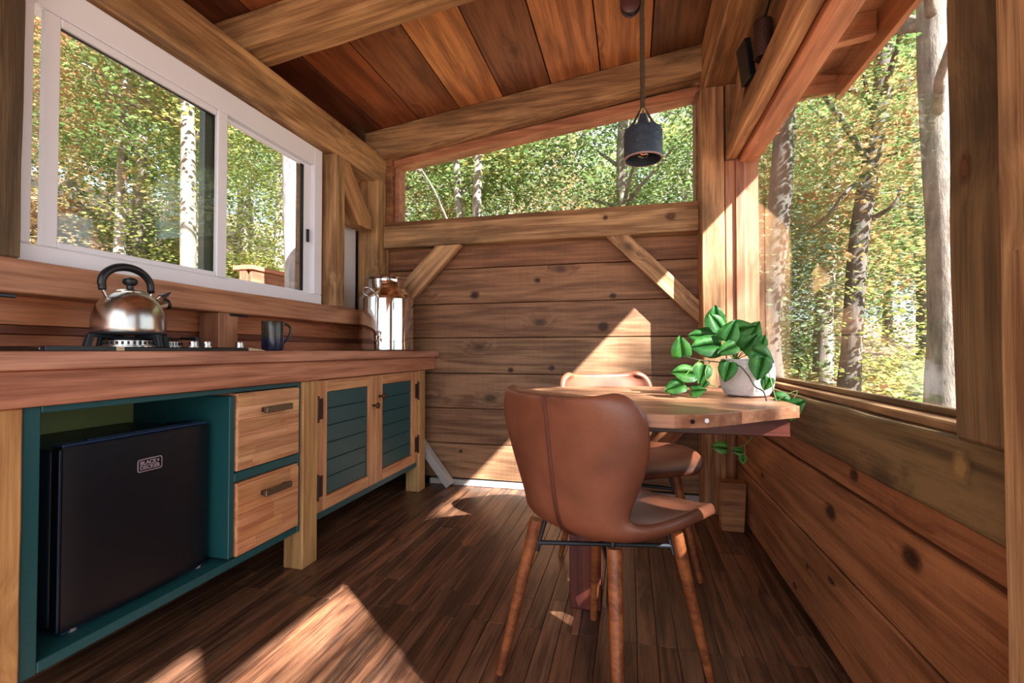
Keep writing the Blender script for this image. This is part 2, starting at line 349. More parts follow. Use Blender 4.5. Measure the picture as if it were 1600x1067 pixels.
def tube_bm(pts, rad, n=8, bm=None, caps=True):
    bm = bm or bmesh.new(); pts = [Vector(p) for p in pts]; rings = []
    if not hasattr(rad, '__len__'): rad = [rad]*len(pts)
    up = Vector((0, 0, 1)); t0 = (pts[1]-pts[0]).normalized()
    if abs(t0.z) > .9: up = Vector((1, 0, 0))
    s = t0.cross(up).normalized()
    for i, p in enumerate(pts):
        t = (pts[min(i+1, len(pts)-1)]-pts[max(i-1, 0)]).normalized()
        s = (s-t*s.dot(t)).normalized(); q = t.cross(s)
        rings.append([bm.verts.new(p+rad[i]*(s*math.cos(2*PI*k/n)+q*math.sin(2*PI*k/n))) for k in range(n)])
    for a, b in zip(rings, rings[1:]):
        for k in range(n): bm.faces.new((a[k], a[(k+1) % n], b[(k+1) % n], b[k]))
    if caps: bm.faces.new(rings[0][::-1]); bm.faces.new(rings[-1])
    return bm
def tube(name, pts, rad, mat, parent=None, n=8, loc=None, tint=None):
    me = bm2me(name, tube_bm(pts, rad, n), True); sharp(me, .9)
    return link(name, me, mat, parent, loc, None, tint)
def smoothpts(pts, k=4):
    pts = [Vector(p) for p in pts]; out = []
    for i in range(len(pts)-1):
        p0 = pts[max(i-1, 0)]; p1 = pts[i]; p2 = pts[i+1]; p3 = pts[min(i+2, len(pts)-1)]
        for j in range(k):
            t = j/k; out.append(.5*((2*p1)+(-p0+p2)*t+(2*p0-5*p1+4*p2-p3)*t*t+(-p0+3*p1-3*p2+p3)*t**3))
    out.append(pts[-1]); return out
def tv(a=.06, hue=.03):
    k = 1+R.uniform(-a, a); return (k*(1+R.uniform(-hue, hue)), k, k*(1+R.uniform(-hue, hue)))

# ------------------------------------------------------------------ the room: ceiling plane z = CZ(x)
def CZ(x): return 2.35+.13*(x+1.6)
YB = 2.964        # back planks
XL = -1.60        # room faces of the left timbers
XR = .50          # room faces of the right timbers
Y0 = -1.3         # where the room ends behind the camera

# floor ------------------------------------------------------------
flo = slab('floor', (-1.85, Y0, -.12), (.62, 3.02, -.022), 'y', M['void'], None, 0); structure(flo, 'floor of narrow dark brown wooden strips')
inv = flo.matrix_basis.inverted()
def under(o, p):
    """child of a structure object whose own frame is not the world's"""
    o.parent = p; o.matrix_parent_inverse = p.matrix_basis.inverted(); return o
fw_ = .0585
ncol = int((.545+1.80)/fw_)
meshcache = {}
for i in range(ncol+1):
    x = -1.80+i*fw_
    y = Y0+R.uniform(0, .5)-.3
    y = max(y, Y0)
    while y < 2.93:
        ln = R.choice((.55, .75, .95, 1.2, 1.5)) if y > .3 else 1.4
        y2 = min(y+ln, 2.955)
        if 2.955-y2 < .2: y2 = 2.955
        key = round(y2-y, 2)
        if key not in meshcache: meshcache[key] = bm2me('floorboard', boxbm(y2-y-.0012, fw_-.0014, .02, .0012))
        k = R.choice((.62, .75, .85, .95, 1.0, 1.1, 1.3)); w = R.uniform(-.07, .07)
        o = link('floorboard', meshcache[key], M['floor'], None, (x+fw_/2, (y+y2)/2, -.010+R.uniform(-.0006, .0006)), (0, 0, PI/2), (k*(1+w), k, k*(1-w)))
        under(o, flo)
        y = y2

# back wall ---------------------------------------------------------
wb = slab('wall_back', (-1.85, YB+.03, -.02), (.60, YB+.05, 1.74), 'x', M['void'], None, 0); structure(wb, 'back wall of wide horizontal wooden planks between posts')
seams = [.044, .271, .50, .729, .963, 1.188, 1.42, 1.66]
pt = [(.98, 1, 1.02), (.82, .80, .82), (.92, .95, 1.0), (.92, .95, .98), (.84, .80, .80), (.98, .94, .92), (.86, .74, .68)]
for i in range(7):
    under(slab('plank', (-1.75, YB, seams[i]+.002), (.43, YB+.024, seams[i+1]-.0025), 'x', M['plank'], None, .003, .0015, pt[i]), wb)
under(slab('skirting_strip', (-1.3, YB-.012, 0), (.43, YB+.02, .036), 'x', M['whitepaint'], None, .003, 0, (.8, .8, .85)), wb)
# timbers of the back wall
under(slab('tie_beam', (-1.60, 2.86, 1.56), (.376, 2.96, 1.702), 'x', M['beam'], None, .005, .004, (.95, .92, .86)), wb)
def quad_beam(name, poly_xz, y0, y1, mat, tint, parent, axis_ang=0):
    # polygon in xz, extruded in y; grain along x by keeping object axes
    o = prism(name, poly_xz, y0, y1, 'xz', mat, None, .004, tint); under(o, parent); return o
# rafter over the back window (sloping)
quad_beam('rafter', [(-1.72, 2.150), (.40, 2.452), (.40, CZ(.40)-.002), (-1.72, CZ(-1.72)-.002)], 2.83, 3.02, M['beam'], (.86, .80, .72), wb)
# braces
bl = prism('brace', [(-1.226, 1.559), (-1.055, 1.559), (-1.405, 1.205), (-1.50, 1.29)], 2.865, 2.92, 'xz', M['beam'], None, .003, (1.08, 1.02, .95), None, math.radians(45)); under(bl, wb)
br = prism('brace', [(-.148, 1.559), (-.008, 1.559), (.376, 1.161), (.376, 1.031)], 2.865, 2.92, 'xz', M['beam'], None, .003, (1.0, .93, .86), None, math.radians(-45)); under(br, wb)
# window 2 : trapezoid opening in the back wall
def wtop(x): return 2.133+(x+1.531)*(.238/1.897)
w2 = prism('window_2', [(-1.60, 1.702), (.385, 1.702), (.385, 1.742), (-1.60, 1.742)], 2.905, 3.05, 'xz', M['beam'], None, .003, (.66, .56, .44)); structure(w2, 'trapezoid back window under the sloping ceiling')
def w2p(name, poly, y0, y1, mat, tint=(1, 1, 1), bev=.003):
    o = prism(name, poly, y0, y1, 'xz', mat, w2, bev, tint); return o
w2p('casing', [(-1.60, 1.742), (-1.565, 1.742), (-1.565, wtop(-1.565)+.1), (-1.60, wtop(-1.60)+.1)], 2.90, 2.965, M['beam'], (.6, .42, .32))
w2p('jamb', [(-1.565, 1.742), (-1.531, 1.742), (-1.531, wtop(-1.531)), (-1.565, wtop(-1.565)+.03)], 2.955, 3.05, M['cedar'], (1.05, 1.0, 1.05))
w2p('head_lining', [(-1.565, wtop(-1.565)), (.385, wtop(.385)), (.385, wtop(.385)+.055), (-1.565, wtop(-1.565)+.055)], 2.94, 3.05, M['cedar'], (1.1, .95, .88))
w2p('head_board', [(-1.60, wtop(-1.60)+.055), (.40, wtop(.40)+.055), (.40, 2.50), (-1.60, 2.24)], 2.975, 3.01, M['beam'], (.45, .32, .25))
w2p('jamb', [(.368, 1.742), (.385, 1.742), (.385, wtop(.385)), (.368, wtop(.368))], 2.90, 3.05, M['cedar'], (.62, .5, .5))
w2p('pane', [(-1.531, 1.742), (.368, 1.742), (.368, wtop(.368)), (-1.531, wtop(-1.531))], 3.03, 3.034, M['glass'], bev=0)
# corner posts
under(slab('post', (-1.745, 2.79, .88), (-1.602, 2.955, 2.10), 'z', M['beam'], None, .006, .003, (.88, .82, .66)), wb)
under(slab('post', (.377, 2.752, 0), (.492, 2.955, 2.315), 'z', M['beam'], None, .005, .003, (1.0, .86, .78)), wb)
under(slab('post_packer', (.493, 2.770, 0), (.544, 2.955, .604), 'z', M['beam'], None, .003, 0, (.7, .5, .42)), wb)
# left wall ---------------------------------------------------------
wl = slab('wall_left', (-1.85, Y0, -.02), (-1.80, 3.02, 1.10), 'y', M['sheath'], None, 0); structure(wl, 'left wall with timbers around the sliding window')
bz = [(.875, .925, (1.0, .8, .68)), (.927, .952, (.5, .34, .28)), (.954, 1.045, (1.12, .86, .62))]
for z0, z1, t in bz:
    under(slab('backsplash_board', (-1.735, .2, z0), (-1.712, 2.78, z1), 'y', M['counter'], None, .002, 0, t), wl)
under(slab('backsplash_board', (-1.735, .2, .60), (-1.712, 2.78, .873), 'y', M['counter'], None, .002, 0, (.9, .8, .7)), wl)
under(slab('sill_beam', (-1.735, .2, 1.035), (-1.600, 2.785, 1.127), 'y', M['counter'], None, .004, .002, (.95, .93, .82)), wl)
under(slab('stub_post', (-1.705, 1.571, .879), (-1.605, 1.668, 1.034), 'z', M['counter'], None, .004, 0, (.9, .9, .82)), wl)
under(slab('plate_beam', (-1.80, Y0, 1.990), (-1.600, 2.95, 2.178), 'y', M['beam'], None, .008, .005, (1.0, .94, .78)), wl)
under(slab('post', (-1.735, .60, 1.128), (-1.600, .926, 1.989), 'z', M['grey'], None, .005, .003, (1.0, .95, .85)), wl)
under(slab('post', (-1.735, 2.335, 1.128), (-1.600, 2.425, 1.989), 'z', M['beam'], None, .005, .003, (.82, .76, .64)), wl)
o = prism('brace', [(2.43, 1.985), (2.43, 1.77), (2.54, 1.655), (2.69, 1.655), (2.69, 1.78), (2.56, 1.985)][0:0] or [(2.427, 1.985), (2.427, 1.79), (2.56, 1.645), (2.72, 1.645), (2.72, 1.72), (2.48, 1.985)], -1.70, -1.603, 'yz', M['beam'], None, .003, (1.0, .82, .62), None, math.radians(-50)); under(o, wl)
under(slab('filler_board', (-1.80, 2.426, 1.10), (-1.765, 2.80, 1.99), 'z', M['offwhite'], None, .002), wl)
under(slab('upper_sheathing', (-1.84, Y0, 1.985), (-1.80, 3.02, 2.32), 'y', M['void'], None, 0), wl)
under(slab('sheathing', (-1.84, Y0, 1.10), (-1.80, .955, 1.99), 'y', M['sheath'], None, 0), wl)
under(slab('sheathing', (-1.84, 2.31, 1.10), (-1.80, 3.02, 1.99), 'y', M['sheath'], None, 0), wl)
under(slab('hook_rail', (-1.606, .84, 1.020), (-1.594, .915, 1.030), 'y', M['blackp'], None, .002), wl)
under(slab('hook_rail', (-1.612, 1.62, 1.022), (-1.600, 1.72, 1.032), 'y', M['blackp'], None, .002), wl)
# window 1 : white sliding window
wx0, wx1 = -1.735, -1.660
w1 = slab('window_1', (wx0, .928, 1.128), (wx1, 2.30, 1.185), 'y', M['white'], None, .004); structure(w1, 'white vinyl sliding window above the counter')
def w1p(name, lo, hi, mat=M['white'], axis='y', bev=.004): return under(slab(name, lo, hi, axis, mat, None, bev), w1)
w1p('frame_head', (wx0, .983, 1.885), (wx1, 2.231, 1.985))
w1p('frame_jamb', (wx0, .928, 1.186), (wx1, .982, 1.985), axis='z')
w1p('frame_jamb', (wx0, 2.232, 1.186), (wx1, 2.300, 1.985), axis='z')
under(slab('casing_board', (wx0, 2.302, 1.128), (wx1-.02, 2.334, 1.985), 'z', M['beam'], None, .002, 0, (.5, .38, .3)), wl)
w1p('sash_stile', (wx1-.022, 1.008, 1.186), (wx1-.004, 1.050, 1.884), axis='z', bev=.003)
w1p('sash_stile', (wx1-.022, 1.612, 1.186), (wx1-.002, 1.662, 1.884), axis='z', bev=.003)
w1p('sash_rail', (wx1-.022, 1.051, 1.186), (wx1-.005, 1.611, 1.205), bev=.003)
w1p('sash_rail', (wx1-.022, 1.051, 1.858), (wx1-.005, 1.611, 1.884), bev=.003)
w1p('sash_stile', (wx1-.045, 2.176, 1.186), (wx1-.024, 2.231, 1.884), axis='z', bev=.003)
w1p('sash_rail', (wx1-.045, 1.60, 1.186), (wx1-.026, 2.175, 1.197), bev=.003)
w1p('sash_rail', (wx1-.045, 1.60, 1.868), (wx1-.026, 2.175, 1.884), bev=.003)
greens = plain('dark_green_strip', (52, 66, 54), .4)
w1p('meeting_stile', (wx1-.060, 1.575, 1.186), (wx1-.028, 1.66, 1.884), mat=greens, axis='z', bev=.002)
w1p('weather_strip', (wx1-.030, 2.150, 1.197), (wx1-.0235, 2.1755, 1.868), mat=M['blackp'], axis='z', bev=.001)
w1p('weather_strip', (wx1-.0235, 1.055, 1.852), (wx1-.016, 1.611, 1.8575), mat=M['blackp'], bev=.001)
w1p('latch', (wx1-.023, 2.195, 1.46), (wx1-.010, 2.208, 1.53), mat=M['blackp'], axis='z', bev=.003)
w1p('pane', (wx1-.013, 1.050, 1.205), (wx1-.010, 1.612, 1.858), mat=M['glass'], bev=0)
w1p('pane', (wx1-.036, 1.660, 1.197), (wx1-.033, 2.176, 1.868), mat=M['glass'], bev=0)
w1p('pane', (wx1-.036, .983, 1.186), (wx1-.033, 1.574, 1.884), mat=M['glass'], bev=0)

# right wall --------------------------------------------------------
wr = slab('wall_right', (.585, .40, -.02), (.605, 2.95, .61), 'y', M['void'], None, 0); structure(wr, 'right wall of wide orange planks under the large window')
for z0, z1, t in ((.03, .279, (.98, .80, .66)), (.285, .509, (1.08, .88, .70)), (.518, .64, (1.0, .78, .64))):
    under(slab('plank', (.546, .60, z0), (.575, 2.90, z1), 'y', M['plank'], None, .004, .003, t), wr)
under(slab('sill_beam', (.500, .60, .605), (.60, 2.751, .738), 'y', M['grey'], None, .005, .004, (1.12, 1.05, .85)), wr)
under(slab('post', (XR, .80, .739), (.60, .915, 2.3), 'z', M['grey'], None, .006, .006, (1.08, .98, .88)), wr)
under(slab('casing_board', (.485, .37, 0), (.515, .785, 2.3), 'z', M['beam'], None, .003, .002, (.88, .84, .80)), wr)
under(slab('header_beam', (.498, .30, 1.905), (.56, 2.750, 2.02), 'y', M['beam'], None, .006, .004, (.95, .78, .66)), wr)
under(slab('plate_beam', (.395, Y0, 2.317), (.60, 2.955, CZ(.395)-.004), 'y', M['beam'], None, .008, .005, (.98, .80, .68)), wr)
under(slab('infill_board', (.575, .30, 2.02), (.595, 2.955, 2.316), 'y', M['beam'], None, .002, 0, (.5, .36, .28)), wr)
under(slab('door_header', (.5, Y0, 1.95), (.60, .295, 2.316), 'y', M['beam'], None, .004, 0, (.8, .65, .5)), wr)
under(slab('infill_board', (.50, 2.752, 1.905), (.574, 2.95, 2.315), 'z', M['beam'], None, .002, 0, (.8, .66, .58)), wr)
under(strut('brace', (.535, 2.45, 2.30), (.535, 2.745, 2.02), .08, .03, (-1, 0, 0), M['beam'], None, .003, 0, (1, .85, .75)), wr)
under(slab('slit_light_stop', (.535, .45, .0), (.60, .80, 2.3), 'z', M['void'], None, 0), wr)  # added dark backing that stops sun leaking between casing and post
# window 3 : the large fixed window
w3 = slab('window_3', (.530, .916, .739), (.600, 2.751, .757), 'y', M['beam'], None, .003, 0, (.8, .72, .66)); structure(w3, 'large fixed right hand window with cedar lining')
under(slab('stop_bead', (.572, .916, .758), (.590, 2.755, .772), 'y', M['grey'], None, .002, 0, (1.5, 1.4, 1.3)), w3)
under(slab('jamb', (.497, 2.757, .759), (.660, 2.790, 1.904), 'z', M['cedar'], None, .003, 0, (1.05, .98, .98)), w3)
under(slab('jamb_batten', (.545, 2.742, .759), (.590, 2.756, 1.904), 'z', M['cedar'], None, .003, 0, (.85, .75, .75)), w3)
under(slab('head_lining', (.562, .30, 1.885), (.660, 2.756, 1.918), 'y', M['cedar'], None, .003, 0, (1.02, .78, .66)), w3)
under(slab('outer_head', (.562, .30, 1.92), (.66, 2.79, 2.0), 'y', M['cedar'], None, .003, 0, (1.0, .8, .7)), w3)
under(slab('pane', (.592, .916, .758), (.596, 2.740, 1.884), 'y', M['glass'], None, 0), w3)

# ceiling -----------------------------------------------------------
ce = prism('ceiling', [(-1.86, CZ(-1.86)+.03), (1.40, CZ(1.40)+.03), (1.40, CZ(1.40)+.07), (-1.86, CZ(-1.86)+.07)], -.9, 3.5, 'xz', M['void'], None, 0); structure(ce, 'sloping ceiling of wide boards of mixed browns')
slope = math.atan(.13)
bx = [(-1.86, -1.60, (.30, .17, .15)), (-1.60, -1.335, (.66, .42, .30)), (-1.335, -1.055, (.62, .46, .36)), (-1.055, -.767, (1.3, 1.14, .86)), (-.767, -.468, (.52, .42, .42)), (-.468, -.170, (1.12, .96, .80)), (-.170, .116, (1.14, .98, .76)), (.116, .43, (.42, .38, .38))]
for a, b, t in bx:
    me = bm2me('ceiling_board', boxbm(4.3, (b-a)-.004, .022, .003, 1, .001, a))
    o = link('ceiling_board', me, M['ceil'], None, ((a+b)/2, 1.3, CZ((a+b)/2)+.012), None, t)
    o.rotation_euler = (Matrix.Rotation(-slope, 3, 'Y') @ AXR['y']).to_euler(); under(o, ce)
# joists across the room
def joist(y0, y1, tint):
    L_ = 2.28; x0, x1 = -1.80, .58
    for nm in ('joist',):
        h = .150; me = bm2me(nm, boxbm((x1-x0)/math.cos(slope), y1-y0, h, .006, 1, .004, y0*9))
        xm = (x0+x1)/2
        o = link(nm, me, M['beam'], None, (xm, (y0+y1)/2, CZ(xm)-h/2-.001), (0, -slope, 0), tint); under(o, ce)
joist(1.70, 1.855, (1.0, .90, .74)); joist(.45, .60, (1, .9, .8)); joist(-.8, -.65, (1, .9, .8))
# roof overhang outside on the right and beyond the back wall
for a in (.66, .90, 1.14):
    o = slab('soffit_board', (a, -.9, 0), (a+.235, 3.52, .02), 'y', M['cedar'], None, .002, 0, (.75, .6, .55)); o.location.z = CZ(a+.12)+.015; under(o, ce)
under(slab('fascia_board', (1.31, -.9, 2.53), (1.345, 3.54, 2.75), 'y', M['cedar'], None, .003, 0, (.9, .7, .6)), ce)
under(prism('rake_board', [(.62, CZ(.62)-.16), (1.31, CZ(1.31)-.16), (1.31, CZ(1.31)), (.62, CZ(.62))], 3.50, 3.535, 'xz', M['cedar'], None, .002, (.9, .7, .6)), ce)
for y in (.55, 1.75, 2.95):
    under(prism('rafter_tail', [(.66, CZ(.66)-.13), (1.30, CZ(1.30)-.13), (1.30, CZ(1.30)), (.66, CZ(.66))], y, y+.06, 'xz', M['cedar'], None, .002, (.9, .72, .6)), ce)

# ------------------------------------------------------------------ kitchen
SL = M['counter']
wt = thing('worktop', 'long reddish cedar worktop with deep front apron on square pine legs', 'worktop', (-1.5, 1.7, 0))
def loc(o, p): o.parent = p; o.location = Vector(o.location)-Vector(p.location); return o
def pslab(p, *a, **k): o = slab(*a, **k); return loc(o, p)
CT = .878
for x0, x1, t in ((-1.708, -1.555, (1, .95, .9)), (-1.553, -1.40, (.95, .9, .86)), (-1.398, -1.238, (1.0, .96, .98))):
    pslab(wt, 'top_board', (x0, .2, .838), (x1, 2.958, CT), 'y', SL, None, .003, 0, t)
pslab(wt, 'apron', (-1.31, .2, .757), (-1.266, 2.958, .837), 'y', SL, None, .003, .001, (1.02, .88, .80))
for y0, y1, t in ((.655, .752, (.98, .86, .72)), (1.664, 1.757, (1, .96, .88)), (2.747, 2.835, (1, .98, .9))):
    pslab(wt, 'leg', (-1.372, y0, 0), (-1.281, y1, .756), 'z', M['leg'], None, .004, .002, t)
# cubby cabinet
cb = thing('fridge_cabinet', 'teal painted open cabinet holding the black fridge, two oak drawers', 'cabinet', (-1.5, 1.2, .15))
X0, X1 = -1.705, -1.293
T = M['teal']
pslab(cb, 'side_panel', (X0, .757, .156), (X1, .790, .755), 'z', T, None, .002)
pslab(cb, 'divider', (X0, 1.312, .190), (X1, 1.334, .727), 'z', T, None, .002)
pslab(cb, 'side_panel', (X0, 1.648, .156), (X1, 1.662, .755), 'z', T, None, .002)
pslab(cb, 'bottom_panel', (X0, .791, .156), (X1, 1.647, .182), 'y', T, None, .002)
pslab(cb, 'top_rail', (X0, .791, .738), (X1, 1.647, .755), 'y', T, None, .002)
pslab(cb, 'rail', (X0+.3, 1.335, .436), (X1, 1.647, .468), 'y', T, None, .002)
pslab(cb, 'back_panel', (X0-.006, .75, .15), (X0-.001, 1.66, .755), 'y', M['olive'], None, 0)
for z0, z1, zp, t in ((.472, .734, .668, (1.02, 1, 1)), (.186, .432, .372, (1.0, .90, .84))):
    dr = pslab(cb, 'drawer', (X1-.20, 1.340, z0), (X1+.004, 1.643, z1), 'y', M['oak'], None, .002, 0, t)
    # laminated staves on the drawer front
    zs = z0+.003; 
    while zs < z1-.012:
        hz = min(R.choice((.034, .045, .055)), z1-.003-zs)
        ys = 1.342; cut = R.uniform(1.40, 1.60)
        for a, b in ((ys, cut), (cut, 1.641)):
            k = R.uniform(.86, 1.12)
            s = slab('stave', (X1+.0035, a+.0004, zs+.0004), (X1+.0095, b-.0004, zs+hz-.0004), 'y', M['oak'], None, .0006, 0, (k, k*t[1]*R.uniform(.93, 1.02), k*t[2]*R.uniform(.9, 1.02)))
            s.parent = dr; s.matrix_parent_inverse = (Matrix.Translation(cb.location) @ dr.matrix_basis).inverted()
        zs += hz
    pl = bmesh.new()
    for (lo, hi) in (((0, -.068, -.012), (.024, .068, .012)),):
        pass
    b = boxbm(.135, .016, .022, .002)
    pu = link('pull', bm2me('pull', b), M['pewter'], None, (X1+.030, 1.505, zp), (0, 0, PI/2)); 
    pu.parent = dr; pu.matrix_parent_inverse = (Matrix.Translation(cb.location) @ dr.matrix_basis).inverted()
    b2 = boxbm(.018, .016, .016, .001); pf = link('pull_foot', bm2me('pull_foot', b2), M['rust'], None, (X1+.0155, 1.452, zp), (0, 0, PI/2))
    pf.parent = dr; pf.matrix_parent_inverse = pu.matrix_parent_inverse.copy()
    pf = link('pull_foot', pf.data, M['rust'], None, (X1+.0155, 1.558, zp), (0, 0, PI/2)); pf.parent = dr; pf.matrix_parent_inverse = pu.matrix_parent_inverse.copy()

# double door cabinet
c2 = thing('door_cabinet', 'cabinet with two oak framed doors and teal slatted panels', 'cabinet', (-1.5, 2.25, .15))
pslab(c2, 'bottom_rail', (X0, 1.760, .158), (X1-.004, 2.744, .188), 'y', T, None, .002)
pslab(c2, 'side_panel', (X0, 1.760, .189), (-1.375, 1.775, .755), 'z', T, None, .002)
pslab(c2, 'side_panel', (X0, 2.729, .189), (-1.375, 2.744, .755), 'z', T, None, .002)
pslab(c2, 'back_panel', (X0-.006, 1.76, .158), (X0-.001, 2.744, .755), 'y', T, None, 0)
def inchild(o, p, root): o.parent = p; o.matrix_parent_inverse = (Matrix.Translation(root.location) @ p.matrix_basis).inverted(); return o
for (a, b, pa, pb, knob) in ((1.762, 2.238, 1.832, 2.178, (2.212, .598)), (2.240, 2.742, 2.312, 2.670, (2.275, .640))):
    z0, z1 = .190, .752
    dw = pslab(c2, 'door', (-1.325, a, z0), (-1.312, b, z1), 'y', T, None, .001)
    xf0, xf1 = -1.3115, -1.290
    O = M['oak']
    inchild(slab('stile', (xf0, a, z0), (xf1, pa, z1), 'z', O, None, .002, 0, (1, .95, .88)), dw, c2)
    inchild(slab('stile', (xf0, pb, z0), (xf1, b, z1), 'z', O, None, .002, 0, (1, .92, .85)), dw, c2)
    inchild(slab('rail', (xf0, pa+.0005, .700), (xf1, pb-.0005, z1), 'y', O, None, .002, 0, (1.05, 1, .95)), dw, c2)
    inchild(slab('rail', (xf0, pa+.0005, z0), (xf1, pb-.0005, .246), 'y', O, None, .002, 0, (1, .85, .76)), dw, c2)
    n = 6; hh = (.700-.246)/n
    for i in range(n):
        inchild(slab('slat', (-1.3115, pa+.001, .246+i*hh+.0012), (-1.301, pb-.001, .246+(i+1)*hh-.0012), 'y', T, None, .0018), dw, c2)
    kb = lathe('knob', [(0, 0), (.006, 0), (.005, .016), (.010, .022), (.015, .026), (.0165, .031), (.013, .036), (0, .038)], M['bronze'], None, (xf1, knob[0], knob[1]), (0, PI/2, 0), 20)
    inchild(kb, dw, c2)
    hy = a if a < 2 else b
    for zc in (.630, .300):
        hb = bmesh.new()
        for s in (-1, 1):
            bmesh.ops.create_cube(hb, size=1, matrix=Matrix.Translation((.0015, s*.020, 0)) @ Matrix.Diagonal((.003, .034, .088, 1)))
        bmesh.ops.create_cone(hb, cap_ends=True, segments=10, radius1=.0055, radius2=.0055, depth=.094, matrix=Matrix.Translation((.005, 0, 0)))
        for e in (-1, 1): bmesh.ops.create_uvsphere(hb, u_segments=8, v_segments=6, radius=.0062, matrix=Matrix.Translation((.005, 0, e*.051)))
        hg = link('hinge', bm2me('hinge', hb), M['rust'], None, (xf1+.001, hy, zc)); inchild(hg, dw, c2)

# fridge
fr = thing('mini_fridge', 'small black cube fridge standing in the teal cabinet opening', 'fridge', (-1.5, 1.08, .183))
fr.rotation_euler = (0, 0, 0)
pslab(fr, 'body', (-1.695, .868, .196), (-1.388, 1.285, .632), 'z', M['fridgetop'], None, .006, segs=2)
# door with a gently bowed front
bm = bmesh.new(); ny = 14; A = []; B = []
for i in range(ny+1):
    t = i/ny; y = .868+t*.417; bow = -.010*(2*t-1)**2-(.006 if i in (0, ny) else 0)
    A.append((bm.verts.new((-1.386, y, .190)), bm.verts.new((-1.386, y, .640))))
    B.append((bm.verts.new((-1.336+bow, y, .190)), bm.verts.new((-1.336+bow, y, .640))))
for i in range(ny):
    bm.faces.new((B[i][0], B[i+1][0], B[i+1][1], B[i][1])); bm.faces.new((A[i][0], A[i][1], A[i+1][1], A[i+1][0]))
    bm.faces.new((A[i][1], B[i][1], B[i+1][1], A[i+1][1])); bm.faces.new((A[i][0], A[i+1][0], B[i+1][0], B[i][0]))
for i in (0, ny): bm.faces.new((A[i][0], B[i][0], B[i][1], A[i][1]))
bmesh.ops.recalc_face_normals(bm, faces=bm.faces)
bmesh.ops.bevel(bm, geom=[e for e in bm.edges if e.calc_face_angle(0) > .8], offset=.004, segments=2, affect='EDGES')
dm = bm2me('door', bm, True); sharp(dm, .5); fd = loc(link('door', dm, M['fridge']), fr)
def frp(*a, **k): return pslab(fr, *a, **k)
blue = plain('edge_trim_blue_black', (34, 52, 80), .3, spec=.6)
frp('door_top_cap', (-1.386, .872, .6405), (-1.352, 1.281, .648), 'y', blue, None, .003)
frp('door_grip', (-1.372, .93, .6485), (-1.356, 1.19, .652), 'y', M['fridgetop'], None, .002)
frp('door_bottom_cap', (-1.386, .874, .184), (-1.350, 1.279, .1895), 'y', blue, None, .002)
frp('hinge_cover', (-1.45, 1.215, .633), (-1.388, 1.283, .648), 'y', M['blackp'], None, .004)
frp('edge_trim', (-1.3555, .8645, .195), (-1.3515, .8675, .636), 'z', blue, None, .001)
for y in (.90, 1.255):
    f = lathe('foot', [(0, 0), (.012, 0), (.012, .012), (0, .012)], M['tag'], None, (-1.36, y, .1825), None, 16); loc(f, fr)
# badge
bd = bmesh.new()
def rrect(w, h, r, n=5):
    p = []
    for cx, cy, a0 in ((w/2-r, h/2-r, 0), (-w/2+r, h/2-r, PI/2), (-w/2+r, -h/2+r, PI), (w/2-r, -h/2+r, 1.5*PI)):
        for k in range(n+1): a = a0+PI/2*k/n; p.append((cx+r*math.cos(a), cy+r*math.sin(a)))
    return p
o_, i_ = rrect(.072, .036, .007), rrect(.067, .031, .005)
vo_ = [[bd.verts.new((x, q[0], q[1])) for q in P_] for P_, x in ((o_, .0012), (i_, .0012), (o_, 0))]
for k in range(len(o_)):
    j = (k+1) % len(o_); bd.faces.new((vo_[0][k], vo_[0][j], vo_[1][j], vo_[1][k])); bd.faces.new((vo_[2][k], vo_[2][j], vo_[0][j], vo_[0][k]))
silver = plain('silver_print', (170, 150, 160), .4, metal=.3)
bad = link('badge', bm2me('badge', bd), silver, None, (-1.3358, 1.078, .556)); loc(bad, fr)
bpy.context.view_layer.update()
def textmesh(name, s, size, mat, loc_, rot, ext=.0006, parent=None, bold=.0):
    cu = D.curves.new(name, 'FONT'); cu.body = s; cu.size = size; cu.extrude = ext; cu.align_x = 'CENTER'; cu.align_y = 'CENTER'; cu.offset = bold
    tmp = D.objects.new('tmp', cu); COL.objects.link(tmp); bpy.context.view_layer.update()
    me = D.meshes.new_from_object(tmp.evaluated_get(bpy.context.evaluated_depsgraph_get())); D.objects.remove(tmp)
    o = link(name, me, mat, None, loc_, rot); return o
for s, z in (('BLACK+', .5622), ('DECKER', .5490)):
    t_ = textmesh('badge_lettering', s, .0155, silver, (-1.3352, 1.078, z), (PI/2, 0, PI/2), bold=.0003); loc(t_, fr)

# gas hob
hb = thing('gas_hob', 'black glass gas hob with cast iron grates and steel knobs on the worktop', 'hob', (-1.48, 1.12, CT))
def hp(*a, **k): return pslab(hb, *a, **k)
hp('glass_plate', (-1.66, .80, CT+.001), (-1.318, 1.43, CT+.012), 'y', M['glassblk'], None, .003)
hp('front_strip', (-1.3175, .80, CT+.001), (-1.300, .955, CT+.013), 'y', M['blackp'], None, .001)
pale = plain('pale_wood_block', (206, 184, 150), .5)
hp('corner_block', (-1.3175, .956, CT+.001), (-1.300, .977, CT+.0125), 'y', pale, None, .001)
hp('front_strip', (-1.3175, .978, CT+.001), (-1.302, 1.40, CT+.010), 'y', M['blackp'], None, .001)
o = prism('corner_wedge', [(1.405, CT+.001), (1.475, CT+.001), (1.472, CT+.003), (1.405, CT+.011)], -1.3175, -1.300, 'yz', pale, None, 0); loc(o, hb)
BC = Vector((-1.485, 1.128, CT+.012))
